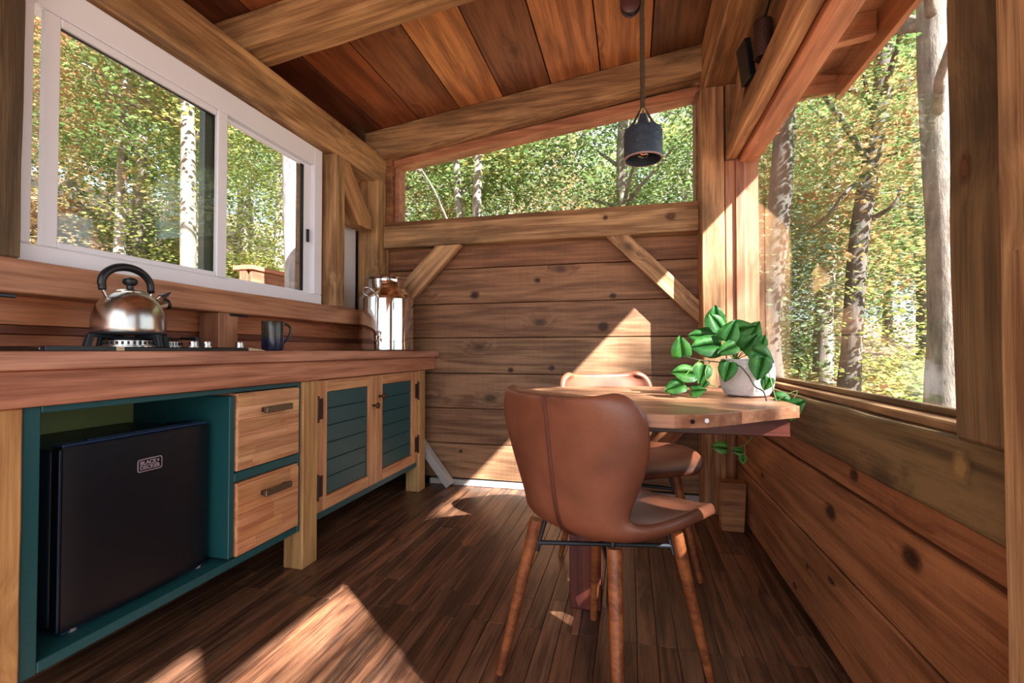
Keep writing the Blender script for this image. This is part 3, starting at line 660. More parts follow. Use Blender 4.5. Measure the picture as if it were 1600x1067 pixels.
def burner(c, r):
    b = lathe('burner', [(0, 0), (r*1.15, 0), (r*1.15, .004), (r, .006), (r, .020), (r*.9, .024), (0, .024)], M['steel'], None, c, None, 32); loc(b, hb)
    bm = bmesh.new()
    for k in range(28):
        a = 2*PI*k/28; bmesh.ops.create_cube(bm, size=1, matrix=Matrix.Translation((math.cos(a)*r*1.005, math.sin(a)*r*1.005, .013)) @ Matrix.Rotation(a, 4, 'Z') @ Matrix.Diagonal((.004, r*.09, .010, 1)))
    s = link('burner_slots', bm2me('burner_slots', bm), M['iron'], None, c); loc(s, hb)
    cp = lathe('burner_cap', [(0, .0245), (r*.84, .0245), (r*.86, .027), (r*.8, .031), (0, .033)], M['iron'], None, c, None, 32); loc(cp, hb)
burner(BC, .062); burner(Vector((-1.60, 1.36, CT+.012)), .035)
GZ = CT+.0495
def grate(c, half, name='grate'):
    bm = bmesh.new()
    for k in range(4):
        a = PI/2*k; d = Vector((math.cos(a), math.sin(a), 0))
        M4 = Matrix.Translation(Vector((c[0], c[1], 0)) + d*half*.62 + Vector((0, 0, GZ-.005))) @ Matrix.Rotation(a, 4, 'Z') @ Matrix.Diagonal((half*.76, .010, .010, 1))
        bmesh.ops.create_cube(bm, size=1, matrix=M4)
        # leg, wider at its foot
        p = Vector((c[0], c[1], 0))+d*half
        r_ = bmesh.ops.create_cube(bm, size=1, matrix=Matrix.Translation(p+Vector((0, 0, (CT+.012+GZ)/2))) @ Matrix.Rotation(a, 4, 'Z') @ Matrix.Diagonal((.016, .016, GZ-CT-.012, 1)))
        for v in r_['verts']:
            if v.co.z < GZ-.02: v.co += d*.010
    bmesh.ops.bevel(bm, geom=bm.edges[:], offset=.0015, segments=1, affect='EDGES')
    o = link(name, bm2me(name, bm), M['iron'], None, (0, 0, 0)); o.location = -Vector(hb.location); o.parent = hb
grate((BC.x, BC.y), .108); grate((-1.585, 1.37), .085)
for y, x in ((1.235, -1.36), (1.285, -1.36), (1.405, -1.345)):
    k = lathe('knob', [(0, 0), (.017, 0), (.017, .003), (.013, .004), (.013, .018), (.012, .020), (0, .020)], M['steel'], None, (x, y, CT+.012), None, 24); loc(k, hb)

# kettle
kt = thing('kettle', 'brushed steel whistling kettle with black loop handle on the hob', 'kettle', (BC.x, BC.y, GZ), 0)
kb_ = [(0, .002), (.080, .002), (.090, .004), (.092, .010), (.0925, .020), (.0915, .045), (.088, .066), (.081, .086), (.070, .104), (.057, .117), (.046, .125), (.040, .128)]
lathe('body', kb_, M['steel'], kt, None, None, 64)
lathe('base_ring', [(.078, 0), (.0935, 0), (.0950, .003), (.0935, .006), (.078, .006)], M['iron'], kt, None, None, 48)
lathe('lid', [(.0395, .1275), (.041, .130), (.036, .135), (.018, .139), (.010, .1405), (0, .141)], M['chrome'], kt, None, None, 48)
kn_ = lathe('lid_knob', [(0, .1405), (.009, .1405), (.009, .150), (.013, .151), (.018, .156), (.0195, .163), (.017, .170), (.009, .175), (0, .176)], M['blackp'], kt, None, None, 28)
# handle loop lies in the plane facing down the room: from the back of the body to the front
arc = []
for k in range(17):
    a = math.radians(196-k*(212/16.)); arc.append((.0, -.004+.073*math.cos(a)-.004, .150+.052*math.sin(a)*1.05))
arc = [Vector(p) for p in arc]
hd = [Vector((0, -.078, .128)), Vector((0, -.079, .140))]+arc[1:-2]+[Vector((0, .066, .134))]
bm = tube_bm(smoothpts(hd, 2), [.0095+.0025*math.sin(PI*i/(2*(len(hd)-1))) for i in range(2*(len(hd)-1)+1)], 12)
me = bm2me('handle', bm, True); link('handle', me, M['blackp'], kt)
tube('handle_mount', [(0, -.066, .106), (0, -.079, .130)], .004, M['chrome'], kt)
tube('handle_mount', [(0, .060, .110), (0, .066, .136)], .004, M['chrome'], kt)
tube('spout', [(0, .066, .082), (0, .088, .094), (0, .113, .104)], [.021, .0165, .016], M['steel'], kt, 20)
tube('spout_rim', [(0, .112, .1035), (0, .120, .1065)], [.0185, .0185], M['blackp'], kt, 20)
tube('whistle_hinge', [(0, .092, .112), (0, .108, .130)], [.010, .008], M['chrome'], kt, 10)
prism('whistle_lever', [(.094, .131), (.104, .119), (.118, .130), (.130, .148), (.112, .139)], -.010, .010, 'yz', M['blackp'], kt, .002)

# mug
mg = thing('mug', 'dark blue and brown glazed stoneware mug on the worktop', 'mug', (-1.45, 1.688, CT+.001))
lathe('cup', [(0, .003), (.036, .0), (.041, .004), (.043, .02), (.0435, .07), (.044, .120), (.0425, .123), (.040, .120), (.039, .02), (0, .012)], M['mug'], mg, None, None, 40)
tube('handle', smoothpts([(0.01, .041, .104), (.012, .062, .113), (.016, .086, .098), (.016, .083, .070), (.012, .066, .044), (.01, .041, .028)], 4), .0055, M['mug'], mg, 10)

# milk can
mc = thing('milk_can', 'polished steel milk can with a tap at the end of the worktop', 'milk can', (-1.42, 2.588, CT+.001))
S = .157
lathe('body', [(0, .002), (S*.97, .002), (S, .006), (S, .050), (S*.985, .052), (S*.985, .056), (S, .058), (S, .300), (S*.98, .315), (S*.74, .355), (S*.68, .370), (S*.68, .420)], M['chrome'], mc, None, None, 72)
lathe('rim', [(S*.64, .420), (S*.68, .418), (S*.75, .424), (S*.77, .429), (S*.75, .434), (S*.64, .432)], M['chrome'], mc, None, None, 60)
lathe('lid', [(0, .405), (S*.635, .405), (S*.635, .415), (0, .415)], M['steel'], mc, None, None, 48)
for a in (math.radians(20), math.radians(200+0)):
    d = Vector((math.sin(a)*.0+math.cos(a), math.sin(a), 0)); d = Vector((math.cos(a+1.15), math.sin(a+1.15), 0)); sd = Vector((-d.y, d.x, 0))
    pts = [d*S*.86-sd*.035+Vector((0, 0, .315)), d*S*1.16-sd*.038+Vector((0, 0, .325)), d*S*1.28-sd*.02+Vector((0, 0, .350)), d*S*1.28+sd*.02+Vector((0, 0, .350)), d*S*1.16+sd*.038+Vector((0, 0, .325)), d*S*.86+sd*.035+Vector((0, 0, .315))]
    tube('handle', smoothpts(pts, 3), .0045, M['chrome'], mc, 8)
td = Vector((.25, -.968, 0))
tube('tap', [td*S*.96+Vector((0, 0, .075)), td*(S+.045)+Vector((0, 0, .075)), td*(S+.052)+Vector((0, 0, .055))], [.011, .011, .008], M['chrome'], mc, 12)
tube('tap_lever', [td*(S+.030)+Vector((0, 0, .085)), td*(S+.030)+Vector((0, 0, .112))], [.005, .009], M['chrome'], mc, 10)

# ------------------------------------------------------------------ table and chairs
TZ = .74
tb = thing('dining_table', 'small D shaped plank table fixed to the right wall on a dark leg', 'table', (.05, 1.52, 0))
outline = [(.412, 1.345), (.36, 1.30), (.30, 1.248), (.23, 1.178), (.16, 1.120), (.09, 1.094), (.02, 1.098), (-.07, 1.126), (-.16, 1.178), (-.25, 1.258), (-.32, 1.355), (-.37, 1.46), (-.392, 1.57), (-.387, 1.66), (-.35, 1.735), (-.28, 1.81), (-.19, 1.868), (-.08, 1.908), (.03, 1.928), (.15, 1.936), (.412, 1.936)]
def clipx(poly, a, b, ax):
    def cl(P, k, keep):
        out = []
        for i in range(len(P)):
            p, q = P[i], P[(i+1) % len(P)]; pi, qi = keep(p[ax]-k), keep(q[ax]-k)
            if pi: out.append(p)
            if pi != qi:
                t = (k-p[ax])/(q[ax]-p[ax]); out.append((p[0]+(q[0]-p[0])*t, p[1]+(q[1]-p[1])*t))
        return out
    return cl(cl(poly, a, lambda d: d >= 0), b, lambda d: d <= 0)
ys = [1.09, 1.235, 1.375, 1.52, 1.665, 1.80, 1.94]
for a, b in zip(ys, ys[1:]):
    P_ = clipx(outline, a+.0004, b-.0004, 1)
    if len(P_) > 2:
        o = prism('top_board', P_, TZ-.030, TZ, 'xy', M['tabletop'], None, .0012, tv(.10, .03)); loc(o, tb)
for u, c_ in ((.128, 'black'), (.160, 'pale')):
    y_ = 1.099 if u < .14 else 1.121
    d = lathe('plug', [(0, 0), (.005, 0), (.005, .002), (0, .002)], M['blackp'] if c_ == 'black' else M['white'], None, (u-.0, y_-.0005, TZ-.014), (PI/2, 0, math.radians(25)), 14); loc(d, tb)
tp = lambda *a, **k: pslab(tb, *a, **k)
tp('apron', (-.26, 1.345, .660), (.390, 1.405, .709), 'x', M['redwood'], None, .002)
tp('apron', (-.20, 1.86, .660), (.497, 1.91, .709), 'x', M['redwood'], None, .002)
tp('bearer', (.300, 1.406, .660), (.405, 1.859, .709), 'y', M['redwood'], None, .002)
tp('bearer', (-.208, 1.406, .670), (-.102, 1.859, .709), 'y', M['redwood'], None, .002)
tp('leg', (-.208, 1.645, 0), (-.102, 1.735, .669), 'z', M['redwood'], None, .003, 0, (1.25, 1.2, 1.2))
# chair
def make_chair():
    ch = thing('dining_chair', 'near brown leather shell chair with its back to the camera', 'chair', (0, 0, 0), 0, 'leather shell chairs at the table')
    prof = [(.235, .420), (.225, .440), (.185, .452), (.10, .450), (.0, .438), (-.07, .428), (-.125, .428), (-.162, .450), (-.180, .495), (-.190, .55), (-.198, .61), (-.206, .67), (-.213, .725), (-.219, .760), (-.221, .774)]
    wid = [.150, .190, .222, .240, .236, .214, .182, .160, .160, .182, .208, .224, .224, .204, .160]
    curl = [.0, .004, .018, .036, .046, .050, .054, .060, .070, .080, .086, .084, .076, .066, .055]
    nv = 12; bm = bmesh.new(); G = []
    for i, (p, w, c) in enumerate(zip(prof, wid, curl)):
        a = Vector((0,)+prof[max(i-1, 0)]); b = Vector((0,)+prof[min(i+1, len(prof)-1)]); t = (b-a).normalized()
        nrm = Vector((0, -t.z, t.y))
        if nrm.dot(Vector((0, .6, .8))) < 0: nrm = -nrm
        row = []
        for j in range(nv+1):
            v = -1+2*j/nv
            row.append(bm.verts.new(Vector((w*math.sin(v*PI/2*.92)/math.sin(PI/2*.92), p[0], p[1]))+nrm*c*abs(v)**2.4))
        G.append(row)
    for i in range(len(G)-1):
        for j in range(nv): bm.faces.new((G[i][j], G[i][j+1], G[i+1][j+1], G[i+1][j]))
    rim = [v.co.copy() for v in G[0]]+[G[i][nv].co.copy() for i in range(1, len(G))]+[v.co.copy() for v in G[-1][::-1][1:]]+[G[i][0].co.copy() for i in range(len(G)-2, 0, -1)]
    bmesh.ops.recalc_face_normals(bm, faces=bm.faces)
    me = bm2me('shell', bm, True); sh = link('shell', me, M['leather'], ch)
    so = sh.modifiers.new('solid', 'SOLIDIFY'); so.thickness = .030; so.offset = 0
    bv = sh.modifiers.new('sub', 'SUBSURF'); bv.levels = 2; bv.render_levels = 2
    # raised seam down the back, and stitching welt round the rim
    cen = [Vector((0, p[0], p[1])) for p in prof]
    seam = []
    for i in range(6, len(cen)):
        a = cen[max(i-1, 0)]; b = cen[min(i+1, len(cen)-1)]; t = (b-a).normalized(); nrm = Vector((0, -t.z, t.y))
        if nrm.dot(Vector((0, .6, .8))) < 0: nrm = -nrm
        seam.append(cen[i]-nrm*.0150)
    tube('seam', smoothpts(seam, 3), .0028, M['piping'], ch, 6)
    seam2 = [p+Vector((.009, 0, 0)) for p in seam]; tube('seam', smoothpts(seam2, 3), .0016, M['piping'], ch, 6)
    # frame: black plates and bars
    ft = [(-.13, -.13), (.13, -.13), (.13, .13), (-.13, .13)]; fo = [(-.198, -.205), (.198, -.205), (.198, .195), (-.198, .195)]
    for (a, b), (c, d) in zip(ft, fo):
        tube('leg', [(a, b, .418), (c, d, .0)], [.0185, .0115], M['chairleg'], ch, 14)
    br_ = lambda t, k: Vector((ft[k][0]+(fo[k][0]-ft[k][0])*t, ft[k][1]+(fo[k][1]-ft[k][1])*t, .428*(1-t)))
    q = [br_(.17, k) for k in range(4)]
    tube('cross_bar', [q[0], q[2]], .0065, M['iron'], ch, 8); tube('cross_bar', [q[1]-Vector((0, 0, .014)), q[3]-Vector((0, 0, .014))], .0065, M['iron'], ch, 8)
    for k in range(4): tube('bracket', [br_(.02, k)*Vector((.9, .9, 1)) if False else Vector((ft[k][0]*.86, ft[k][1]*.86, .424)), br_(.22, k)*1.0+Vector((-ft[k][0]*.12, -ft[k][1]*.12, 0))], .006, M['iron'], ch, 8)
    return ch
chair = make_chair()
def azim(dx, dy): return math.atan2(dy, dx)-PI/2
chair.location = (-.072, 1.325, 0); chair.rotation_euler = (0, 0, azim(.57, .82))
ch2 = copy_tree(chair); ch2['label'] = 'far brown leather shell chair mostly hidden behind the table'
ch2.location = (-.02, 2.0, 0); ch2.rotation_euler = (0, 0, azim(.55, -.835))

# plant
pc = Vector((.345, 1.60, TZ))
pot = thing('potted_pothos', 'green trailing pothos in a white textured pot on the table', 'plant', pc)
PR = .078
lathe('pot', [(0, .001), (PR*.62, .001), (PR*.80, .006), (PR*.93, .025), (PR*1.0, .055), (PR*1.0, .085), (PR*.95, .112), (PR*.90, .114), (PR*.90, .10), (0, .096)], M['pot'], pot, None, None, 48)
bm = bmesh.new()   # incised pattern as fine ribs
for k in range(36):
    a = 2*PI*k/36
    for s in (1, -1):
        pts = []
        for j in range(6):
            z = .022+j*.015; r = PR*(.935+.07*min(1, j/2.5))-.0006; aa = a+s*j*.035; pts.append((r*math.cos(aa), r*math.sin(aa), z))
        tube_bm(pts, .0008, 4, bm, False)
link('pot_ribs', bm2me('pot_ribs', bm), M['pot'], pot)
lathe('soil', [(0, .104), (PR*.5, .104), (PR*.895, .1005)], M['soil'], pot, None, None, 28)
def leaf_bm(L_=1.0, seed=0):
    bm = bmesh.new(); rr = random.Random(seed)
    half = [0, .30, .44, .45, .39, .28, .15, 0]; ts = [0, .05, .2, .38, .55, .72, .87, 1.0]
    back = [0, -.12, -.10, 0, 0, 0, 0, 0]
    mid = [bm.verts.new((0, t, -.18*t*t)) for t in ts]
    for s in (-1, 1):
        m_ = [None]+[bm.verts.new((s*h*.55, t+b_*.7, -.18*t*t+.07)) for t, h, b_ in zip(ts[1:-1], half[1:-1], back[1:-1])]+[None]
        e_ = [None]+[bm.verts.new((s*h, t+b_, -.18*t*t+.06*math.sin(t*7+s+seed))) for t, h, b_ in zip(ts[1:-1], half[1:-1], back[1:-1])]+[None]
        for i in range(len(ts)-1):
            if i == 0: bm.faces.new([mid[0], mid[1], m_[1]]); bm.faces.new([mid[0], m_[1], e_[1]])
            elif i == len(ts)-2: bm.faces.new([mid[i], mid[i+1], m_[i]]); bm.faces.new([m_[i], mid[i+1], e_[i]])
            else: bm.faces.new([mid[i], mid[i+1], m_[i+1], m_[i]]); bm.faces.new([m_[i], m_[i+1], e_[i+1], e_[i]])
    return bm
leafme = [bm2me('leaf', leaf_bm(1, s), True) for s in range(3)]
for m_ in leafme: m_.materials.append(M['pothos'])
def leaf(u, v, y, L_px, ang, tilt=0.35, tint=(1, 1, 1), stem=None, roll=0):
    """leaf whose base is at the given place; ang = direction the tip points in the view, degrees anticlockwise from right"""
    base = at(u, v, y)-pc; Lm = L_px*y/F
    d = Vector((math.cos(math.radians(ang)), -tilt, math.sin(math.radians(ang)))).normalized()
    nrm = Vector((roll, -.9, .55)); nrm = (nrm-d*nrm.dot(d)).normalized(); x = d.cross(nrm)
    Rm = Matrix((x, d, nrm)).transposed()
    o = D.objects.new('leaf', R.choice(leafme)); COL.objects.link(o); o.parent = pot; o.location = base; o.rotation_euler = Rm.to_euler(); o.scale = (Lm, Lm, Lm); o.color = tuple(tint)+(1,)
    if stem:
        s = at(*stem)-pc; mid = (s+base)/2+Vector((0, 0, .012))
        tube('stem', smoothpts([s, mid, base], 4), .0014, M['stem'], pot, 5)
B = (1150, 563, 1.58)
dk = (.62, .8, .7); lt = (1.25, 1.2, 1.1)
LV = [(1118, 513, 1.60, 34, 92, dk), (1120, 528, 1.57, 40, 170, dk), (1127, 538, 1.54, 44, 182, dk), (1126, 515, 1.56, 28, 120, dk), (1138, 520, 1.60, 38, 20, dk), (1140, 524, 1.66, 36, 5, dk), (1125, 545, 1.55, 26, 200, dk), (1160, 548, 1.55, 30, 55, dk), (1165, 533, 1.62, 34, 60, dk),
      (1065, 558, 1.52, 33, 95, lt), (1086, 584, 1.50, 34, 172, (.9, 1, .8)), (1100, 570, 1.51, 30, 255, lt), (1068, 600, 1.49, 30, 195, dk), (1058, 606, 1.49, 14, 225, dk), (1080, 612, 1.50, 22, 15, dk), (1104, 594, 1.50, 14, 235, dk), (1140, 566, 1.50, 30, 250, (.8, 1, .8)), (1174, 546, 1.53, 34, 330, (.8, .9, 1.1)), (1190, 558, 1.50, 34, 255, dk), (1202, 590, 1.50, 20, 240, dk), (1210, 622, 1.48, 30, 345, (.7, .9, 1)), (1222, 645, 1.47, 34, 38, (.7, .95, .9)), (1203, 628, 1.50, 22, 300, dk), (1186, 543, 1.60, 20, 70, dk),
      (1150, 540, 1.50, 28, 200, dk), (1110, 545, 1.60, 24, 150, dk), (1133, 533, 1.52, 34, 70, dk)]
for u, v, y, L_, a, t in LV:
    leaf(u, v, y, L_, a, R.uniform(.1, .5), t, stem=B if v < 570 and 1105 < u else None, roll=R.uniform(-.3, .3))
def vine(pts, r=.0016, m=M['stem']): tube('vine', smoothpts([at(*p)-pc for p in pts], 5), r, m, pot, 6)
vine([(1125, 566, 1.55), (1108, 564, 1.52), (1090, 562, 1.50), (1065, 556, 1.52)], .0018, M['stemdark'])
vine([(1095, 562, 1.50), (1086, 570, 1.50), (1070, 588, 1.49), (1068, 602, 1.49)])
vine([(1110, 564, 1.52), (1102, 580, 1.50), (1106, 598, 1.50), (1118, 604, 1.50)])
vine([(1130, 575, 1.52), (1152, 570, 1.49), (1168, 585, 1.485), (1180, 604, 1.48), (1193, 612, 1.47), (1200, 632, 1.46), (1214, 646, 1.46), (1224, 648, 1.46)], .002, M['stemdark'])
vine([(1200, 575, 1.50), (1206, 600, 1.48), (1214, 630, 1.47), (1220, 645, 1.46)], .0018)
vine([(1216, 625, 1.47), (1232, 615, 1.47), (1246, 611, 1.47), (1240, 622, 1.47)], .0012)
# tendril below the table edge
vine([(1180, 668, 1.50), (1170, 690, 1.50), (1150, 699, 1.48), (1140, 698, 1.48)], .0015)
leaf(1136, 700, 1.48, 22, 170, .2, lt); vine([(1163, 694, 1.49), (1164, 708, 1.49), (1158, 720, 1.49)], .001); leaf(1160, 706, 1.49, 14, 170, .1, lt); leaf(1160, 712, 1.49, 12, 280, .1, lt)

# pendant lamp
LX, LY = .041, 1.60
zb = at(1003, 248, LY).z; zt = at(1003, 197, LY).z; zh = at(1003, 165, LY).z
ln_ = thing('pendant_lamp', 'blue black cylinder pendant lamp hung on twisted rope over the table', 'lamp', (LX, LY, zb-.004))
rr_ = 28.5*LY/F; hz = zt-zb
lathe('shade', [(rr_*.93, 0), (rr_, .001), (rr_, hz*.80), (rr_*.94, hz*.90), (rr_*.55, hz*.97), (rr_*.34, hz*1.10), (rr_*.22, hz*1.38), (0, hz*1.40), (0, hz*1.36), (rr_*.3, hz*.98), (rr_*.88, hz*.86), (rr_*.93, hz*.78), (rr_*.93, 0)], M['shade'], ln_, None, None, 48)
lathe('rim', [(rr_*.92, -.0005), (rr_*1.01, -.0005), (rr_*1.01, .0035), (rr_*.92, .0035)], M['shadein'], ln_, None, None, 48)
lathe('bulb', [(0, .006), (.016, .010), (.025, .022), (.027, .036), (.022, .052), (.014, .066), (.013, .080)], M['bulb'], ln_, None, None, 28)
fil = [(.009*math.cos(k*1.05), .009*math.sin(k*1.05), .018+.0016*k) for k in range(24)]
tube('filament', fil, .0012, M['filament'], ln_, 5)
def rope(name, a, b, rad, parent, turns, mat):
    a = Vector(a); b = Vector(b); d = (b-a).normalized(); s = d.cross(Vector((.3, 1, .1))).normalized(); q = d.cross(s); bm = bmesh.new(); n = int(turns*10)
    for st in range(3):
        pts = []
        for k in range(n+1):
            an = 2*PI*(turns*k/n+st/3); pts.append(a+(b-a)*k/n+(s*math.cos(an)+q*math.sin(an))*rad*.55)
        tube_bm(pts, rad*.55, 5, bm)
    return link(name, bm2me(name, bm, True), mat, parent)
zhook = at(1003, 172, LY).z-ln_.location.z
ztop = CZ(LX)-.16-ln_.location.z
rope('rope', (0, 0, zhook), (-.002, 0, CZ(LX)-.152-ln_.location.z if False else ztop+.155), .0082, ln_, 34, M['rope'])
for sx in (-1, 1):
    tube('sling', smoothpts([(0, 0, zhook+.012), (sx*.014, .002, zhook-.010), (sx*.030, 0, zhook-.040), (sx*rr_*.80, .0, hz*.95)], 4), .0042, M['rope'], ln_, 8)
    tube('sling', smoothpts([(0, -.004, zhook+.008), (sx*.010, -.008, zhook-.02), (sx*.020, -.012, hz*1.02)], 4), .0022, M['yarn'], ln_, 6)
# pulley block close to the ceiling
pu = at(985, 8, LY)
py = thing('pulley_block', 'dark wooden pulley block under the ceiling beside the lamp rope', 'pulley', pu)
for s in (-1, 1):
    bm = bmesh.new(); bmesh.ops.create_uvsphere(bm, u_segments=20, v_segments=12, radius=1)
    for v in bm.verts: v.co = Vector((v.co.x*.034, v.co.y*.007+s*.012, v.co.z*.045+.01))
    link('cheek', bm2me('cheek', bm, True), M['redwood'], py, None, None, (.6, .6, .6))
tube('strap', smoothpts([(-.026, .0, .05), (-.024, 0, .0), (0, 0, -.030), (.024, 0, .0), (.026, 0, .05)], 4), .0035, M['iron'], py, 8)
lathe('wheel', [(.004, -.004), (.024, -.004), (.020, 0), (.024, .004), (.004, .004)], M['iron'], py, (0, 0, .01), (PI/2, 0, 0), 24)
tube('hanger', [(0, 0, .045), (0, 0, CZ(pu.x)-pu.z-.003)], .004, M['iron'], py, 8)

# black spot lamp above the header beam
sp = thing('wall_light', 'black box wall light with cylinder on the right wall above the header', 'lamp', (.545, 2.30, 2.05))
b_ = boxbm(.028, .10, .17, .004); o = link('box', bm2me('box', b_), M['blackp'], sp, (-.045, -.02, .105), (0, math.radians(-8), .15))
lathe('cylinder', [(0, 0), (.034, 0), (.036, .004), (.036, .15), (.032, .155), (0, .155)], M['rust'], sp, (-.012, -.17, .03), (0, 0, 0), 28)
tube('cable', smoothpts([(-.010, -.17, .18), (-.015, -.30, .20), (-.010, -.50, .24)], 4), .006, M['blackp'], sp, 6)
link('bracket', bm2me('bracket', boxbm(.03, .20, .02, .002)), M['iron'], sp, (.0, -.08, .02))

# floor braces of the corner posts
b1 = strut('floor_brace', (-1.36, 2.905, .30), (-1.135, 2.905, .012), .045, .07, (0, -1, 0), M['whitepaint'], None, .002); tag(b1, 'pale grey diagonal brace meeting the floor beyond the door cabinet', 'brace')
b2 = prism('floor_block', [(.425, 0), (.528, 0), (.540, .235), (.420, .235)], 2.52, 2.60, 'xz', M['beam'], None, .004, (.85, .6, .5)); tag(b2, 'small wooden block standing on the floor against the right wall', 'block')
b3 = strut('brace', (.02, 2.875, .16), (.375, 2.875, .60), .10, .05, (0, -1, 0), M['beam'], None, .003, 0, (.9, .6, .5)); under(b3, wb)

# ------------------------------------------------------------------ outdoors
def gz(x, y):
    l = max(0, -x-2.2); b = max(0, y-4.5)
    h = -.55 + .33*l + .10*b
    h -= .04*max(0, x-2)
    h += .35*noise.noise(Vector((x*.15, y*.15, 3)))
    if x > 1 and y > 2: h += .0
    return min(h, 12)
bm = bmesh.new(); n = 60; V = {}
for i in range(n+1):
    for j in range(n+1):
        s = -1+2*i/n; t = -1+2*j/n; x = 60*s*abs(s)**.8; y = 60*t*abs(t)**.8
        V[i, j] = bm.verts.new((x, y, gz(x, y)-(.25 if abs(x) < 3 and abs(y) < 4 else 0)))
for i in range(n):
    for j in range(n): bm.faces.new((V[i, j], V[i+1, j], V[i+1, j+1], V[i, j+1]))
gr = link('ground', bm2me('ground', bm, True), M['ground']); structure(gr, 'sloping forest ground covered with fallen leaves')

def crown_mesh(name, n_cl, per, size, leafsz, seed, spread=.45, flat=.75):
    r = random.Random(seed); vs = []; fs = []
    for c in range(n_cl):
        while True:
            p = Vector((r.uniform(-1, 1), r.uniform(-1, 1), r.uniform(-1, 1)))
            if .25 < p.length < 1: break
        p = Vector((p.x*size[0], p.y*size[1], p.z*size[2]))
        for k in range(per):
            q = p+Vector((r.gauss(0, spread), r.gauss(0, spread), r.gauss(0, spread*.5)))
            a = r.uniform(0, 2*PI); tl = r.uniform(-.9, .9); s = leafsz*r.uniform(.6, 1.3)
            d = Vector((math.cos(a), math.sin(a), r.uniform(-.5, .3))).normalized()
            nn = Vector((r.uniform(-1, 1)*flat, r.uniform(-1, 1)*flat, 1)).normalized(); w = d.cross(nn).normalized()
            b = len(vs)
            vs += [q, q+d*s*.45+w*s*.42-nn*s*.06, q+d*s, q+d*s*.45-w*s*.42-nn*s*.06]
            fs.append((b, b+1, b+2, b+3))
    me = D.meshes.new(name); me.from_pydata([tuple(v) for v in vs], [], fs); me.update(); return me
CM = [crown_mesh('foliage', 60, 100, (2.3, 2.3, 2.6), .095, 1, .38), crown_mesh('foliage', 55, 105, (2.6, 2.2, 2.0), .095, 2, .36), crown_mesh('foliage', 75, 80, (2.0, 2.4, 3.2), .095, 3, .38)]
NM = [crown_mesh('foliage', 40, 46, (1.3, 1.3, 1.0), .075, 4, .24), crown_mesh('foliage', 46, 40, (1.5, 1.1, 1.2), .075, 5, .26)]
SM = [crown_mesh('foliage', 26, 60, (.8, .8, .5), .10, 6, .22), crown_mesh('foliage', 30, 50, (1.1, .7, .4), .10, 8, .25)]
def trunk_mesh(h, r0, r1, lean, seed, nb=5, mat=None, bend=.15, blen=(1, 2.2), bmin=.35):
    r = random.Random(seed); bm = bmesh.new(); pts = []; rad = []
    n = 12
    for i in range(n+1):
        t = i/n; pts.append(Vector((lean[0]*t*h+bend*noise.noise(Vector((seed, t*3, 0))), lean[1]*t*h+bend*noise.noise(Vector((seed, t*3, 9))), h*t))); rad.append(r0+(r1-r0)*t+(.35*r0*(1-t*8) if t < .12 else 0))
    tube_bm(smoothpts(pts, 2), [rad[min(n, int(i/2))] for i in range(2*n+1)], 12, bm)
    for b in range(nb):
        t = r.uniform(bmin, .95); i = int(t*n); p = pts[i]; a = r.uniform(0, 2*PI); L_ = r.uniform(*blen)
        d = Vector((math.cos(a), math.sin(a), r.uniform(.3, .9))).normalized(); q = [p]
        for k in range(4): q.append(q[-1]+d*L_/4+Vector((r.uniform(-.1, .1), r.uniform(-.1, .1), r.uniform(-.03, .14)))*L_/4*2)
        rr = rad[i]*.42; tube_bm(q, [rr, rr*.8, rr*.6, rr*.35, rr*.12], 7, bm)
    return bm2me('trunk', bm, True)
TM = [trunk_mesh(9, .15, .05, (.02, .0), 1, 9), trunk_mesh(9, .11, .04, (-.05, .03), 2, 8), trunk_mesh(9, .19, .06, (.03, -.04), 3, 10)]
for m_ in TM: m_.materials.append(M['bark'])
KIND = {'leafg': 'green leaved', 'leafy': 'yellow green', 'leafo': 'orange autumn'}
ntree = [0]
def inst(name, me, mat, parent, loc_, rot, scl, tint=(1, 1, 1)):
    o = D.objects.new(name, me); COL.objects.link(o); o.parent = parent; o.location = loc_; o.rotation_euler = rot; o.scale = scl; o.color = tuple(tint)+(1,)
    o.material_slots[0].link = 'OBJECT'; o.material_slots[0].material = M[mat]
    return o
for m_ in CM+NM+SM: m_.materials.append(M['leafg'])
def tree(x, y, label, kind, group, s=1.0, tm=None, crowns=3, cz=(3.0, 7.5), bark_='bark', cset=CM, crs=1.0):
    ntree[0] += 1; r = random.Random(ntree[0]*13)
    t = thing('tree', label, 'tree', (x, y, gz(x, y)-.1), r.uniform(0, 6), group)
    me = tm or r.choice(TM); o = D.objects.new('trunk', me); COL.objects.link(o); o.parent = t; o.scale = (s, s, s)
    o.material_slots[0].link = 'OBJECT'; o.material_slots[0].material = M[bark_]
    for k in range(crowns):
        z = (cz[0]+(cz[1]-cz[0])*(k/max(1, crowns-1)))*s
        f = inst('foliage', r.choice(cset), kind, t, (r.uniform(-.9, .9)*s, r.uniform(-.9, .9)*s, z), (0, 0, r.uniform(0, 6)), (s*crs*r.uniform(.8, 1.1),)*3, tv(.12, .06)); f['kind'] = 'stuff'
    return t
def px_xy(u, dist):
    d = RT*(u-800)/F+fw; d.z = 0; d.normalize(); return d.x*dist, d.y*dist
G1 = 'forest trees up the slope beyond the windows'
def insun(x, y, m=2.8):
    # keep the path of the low sun open:  distance to the ray going from the room towards the sun
    d = Vector((1, -.8)).normalized(); p = Vector((x-.6, y-1.3)); t = p.dot(d)
    return t > -1 and (p-d*t).length < m
rows = []
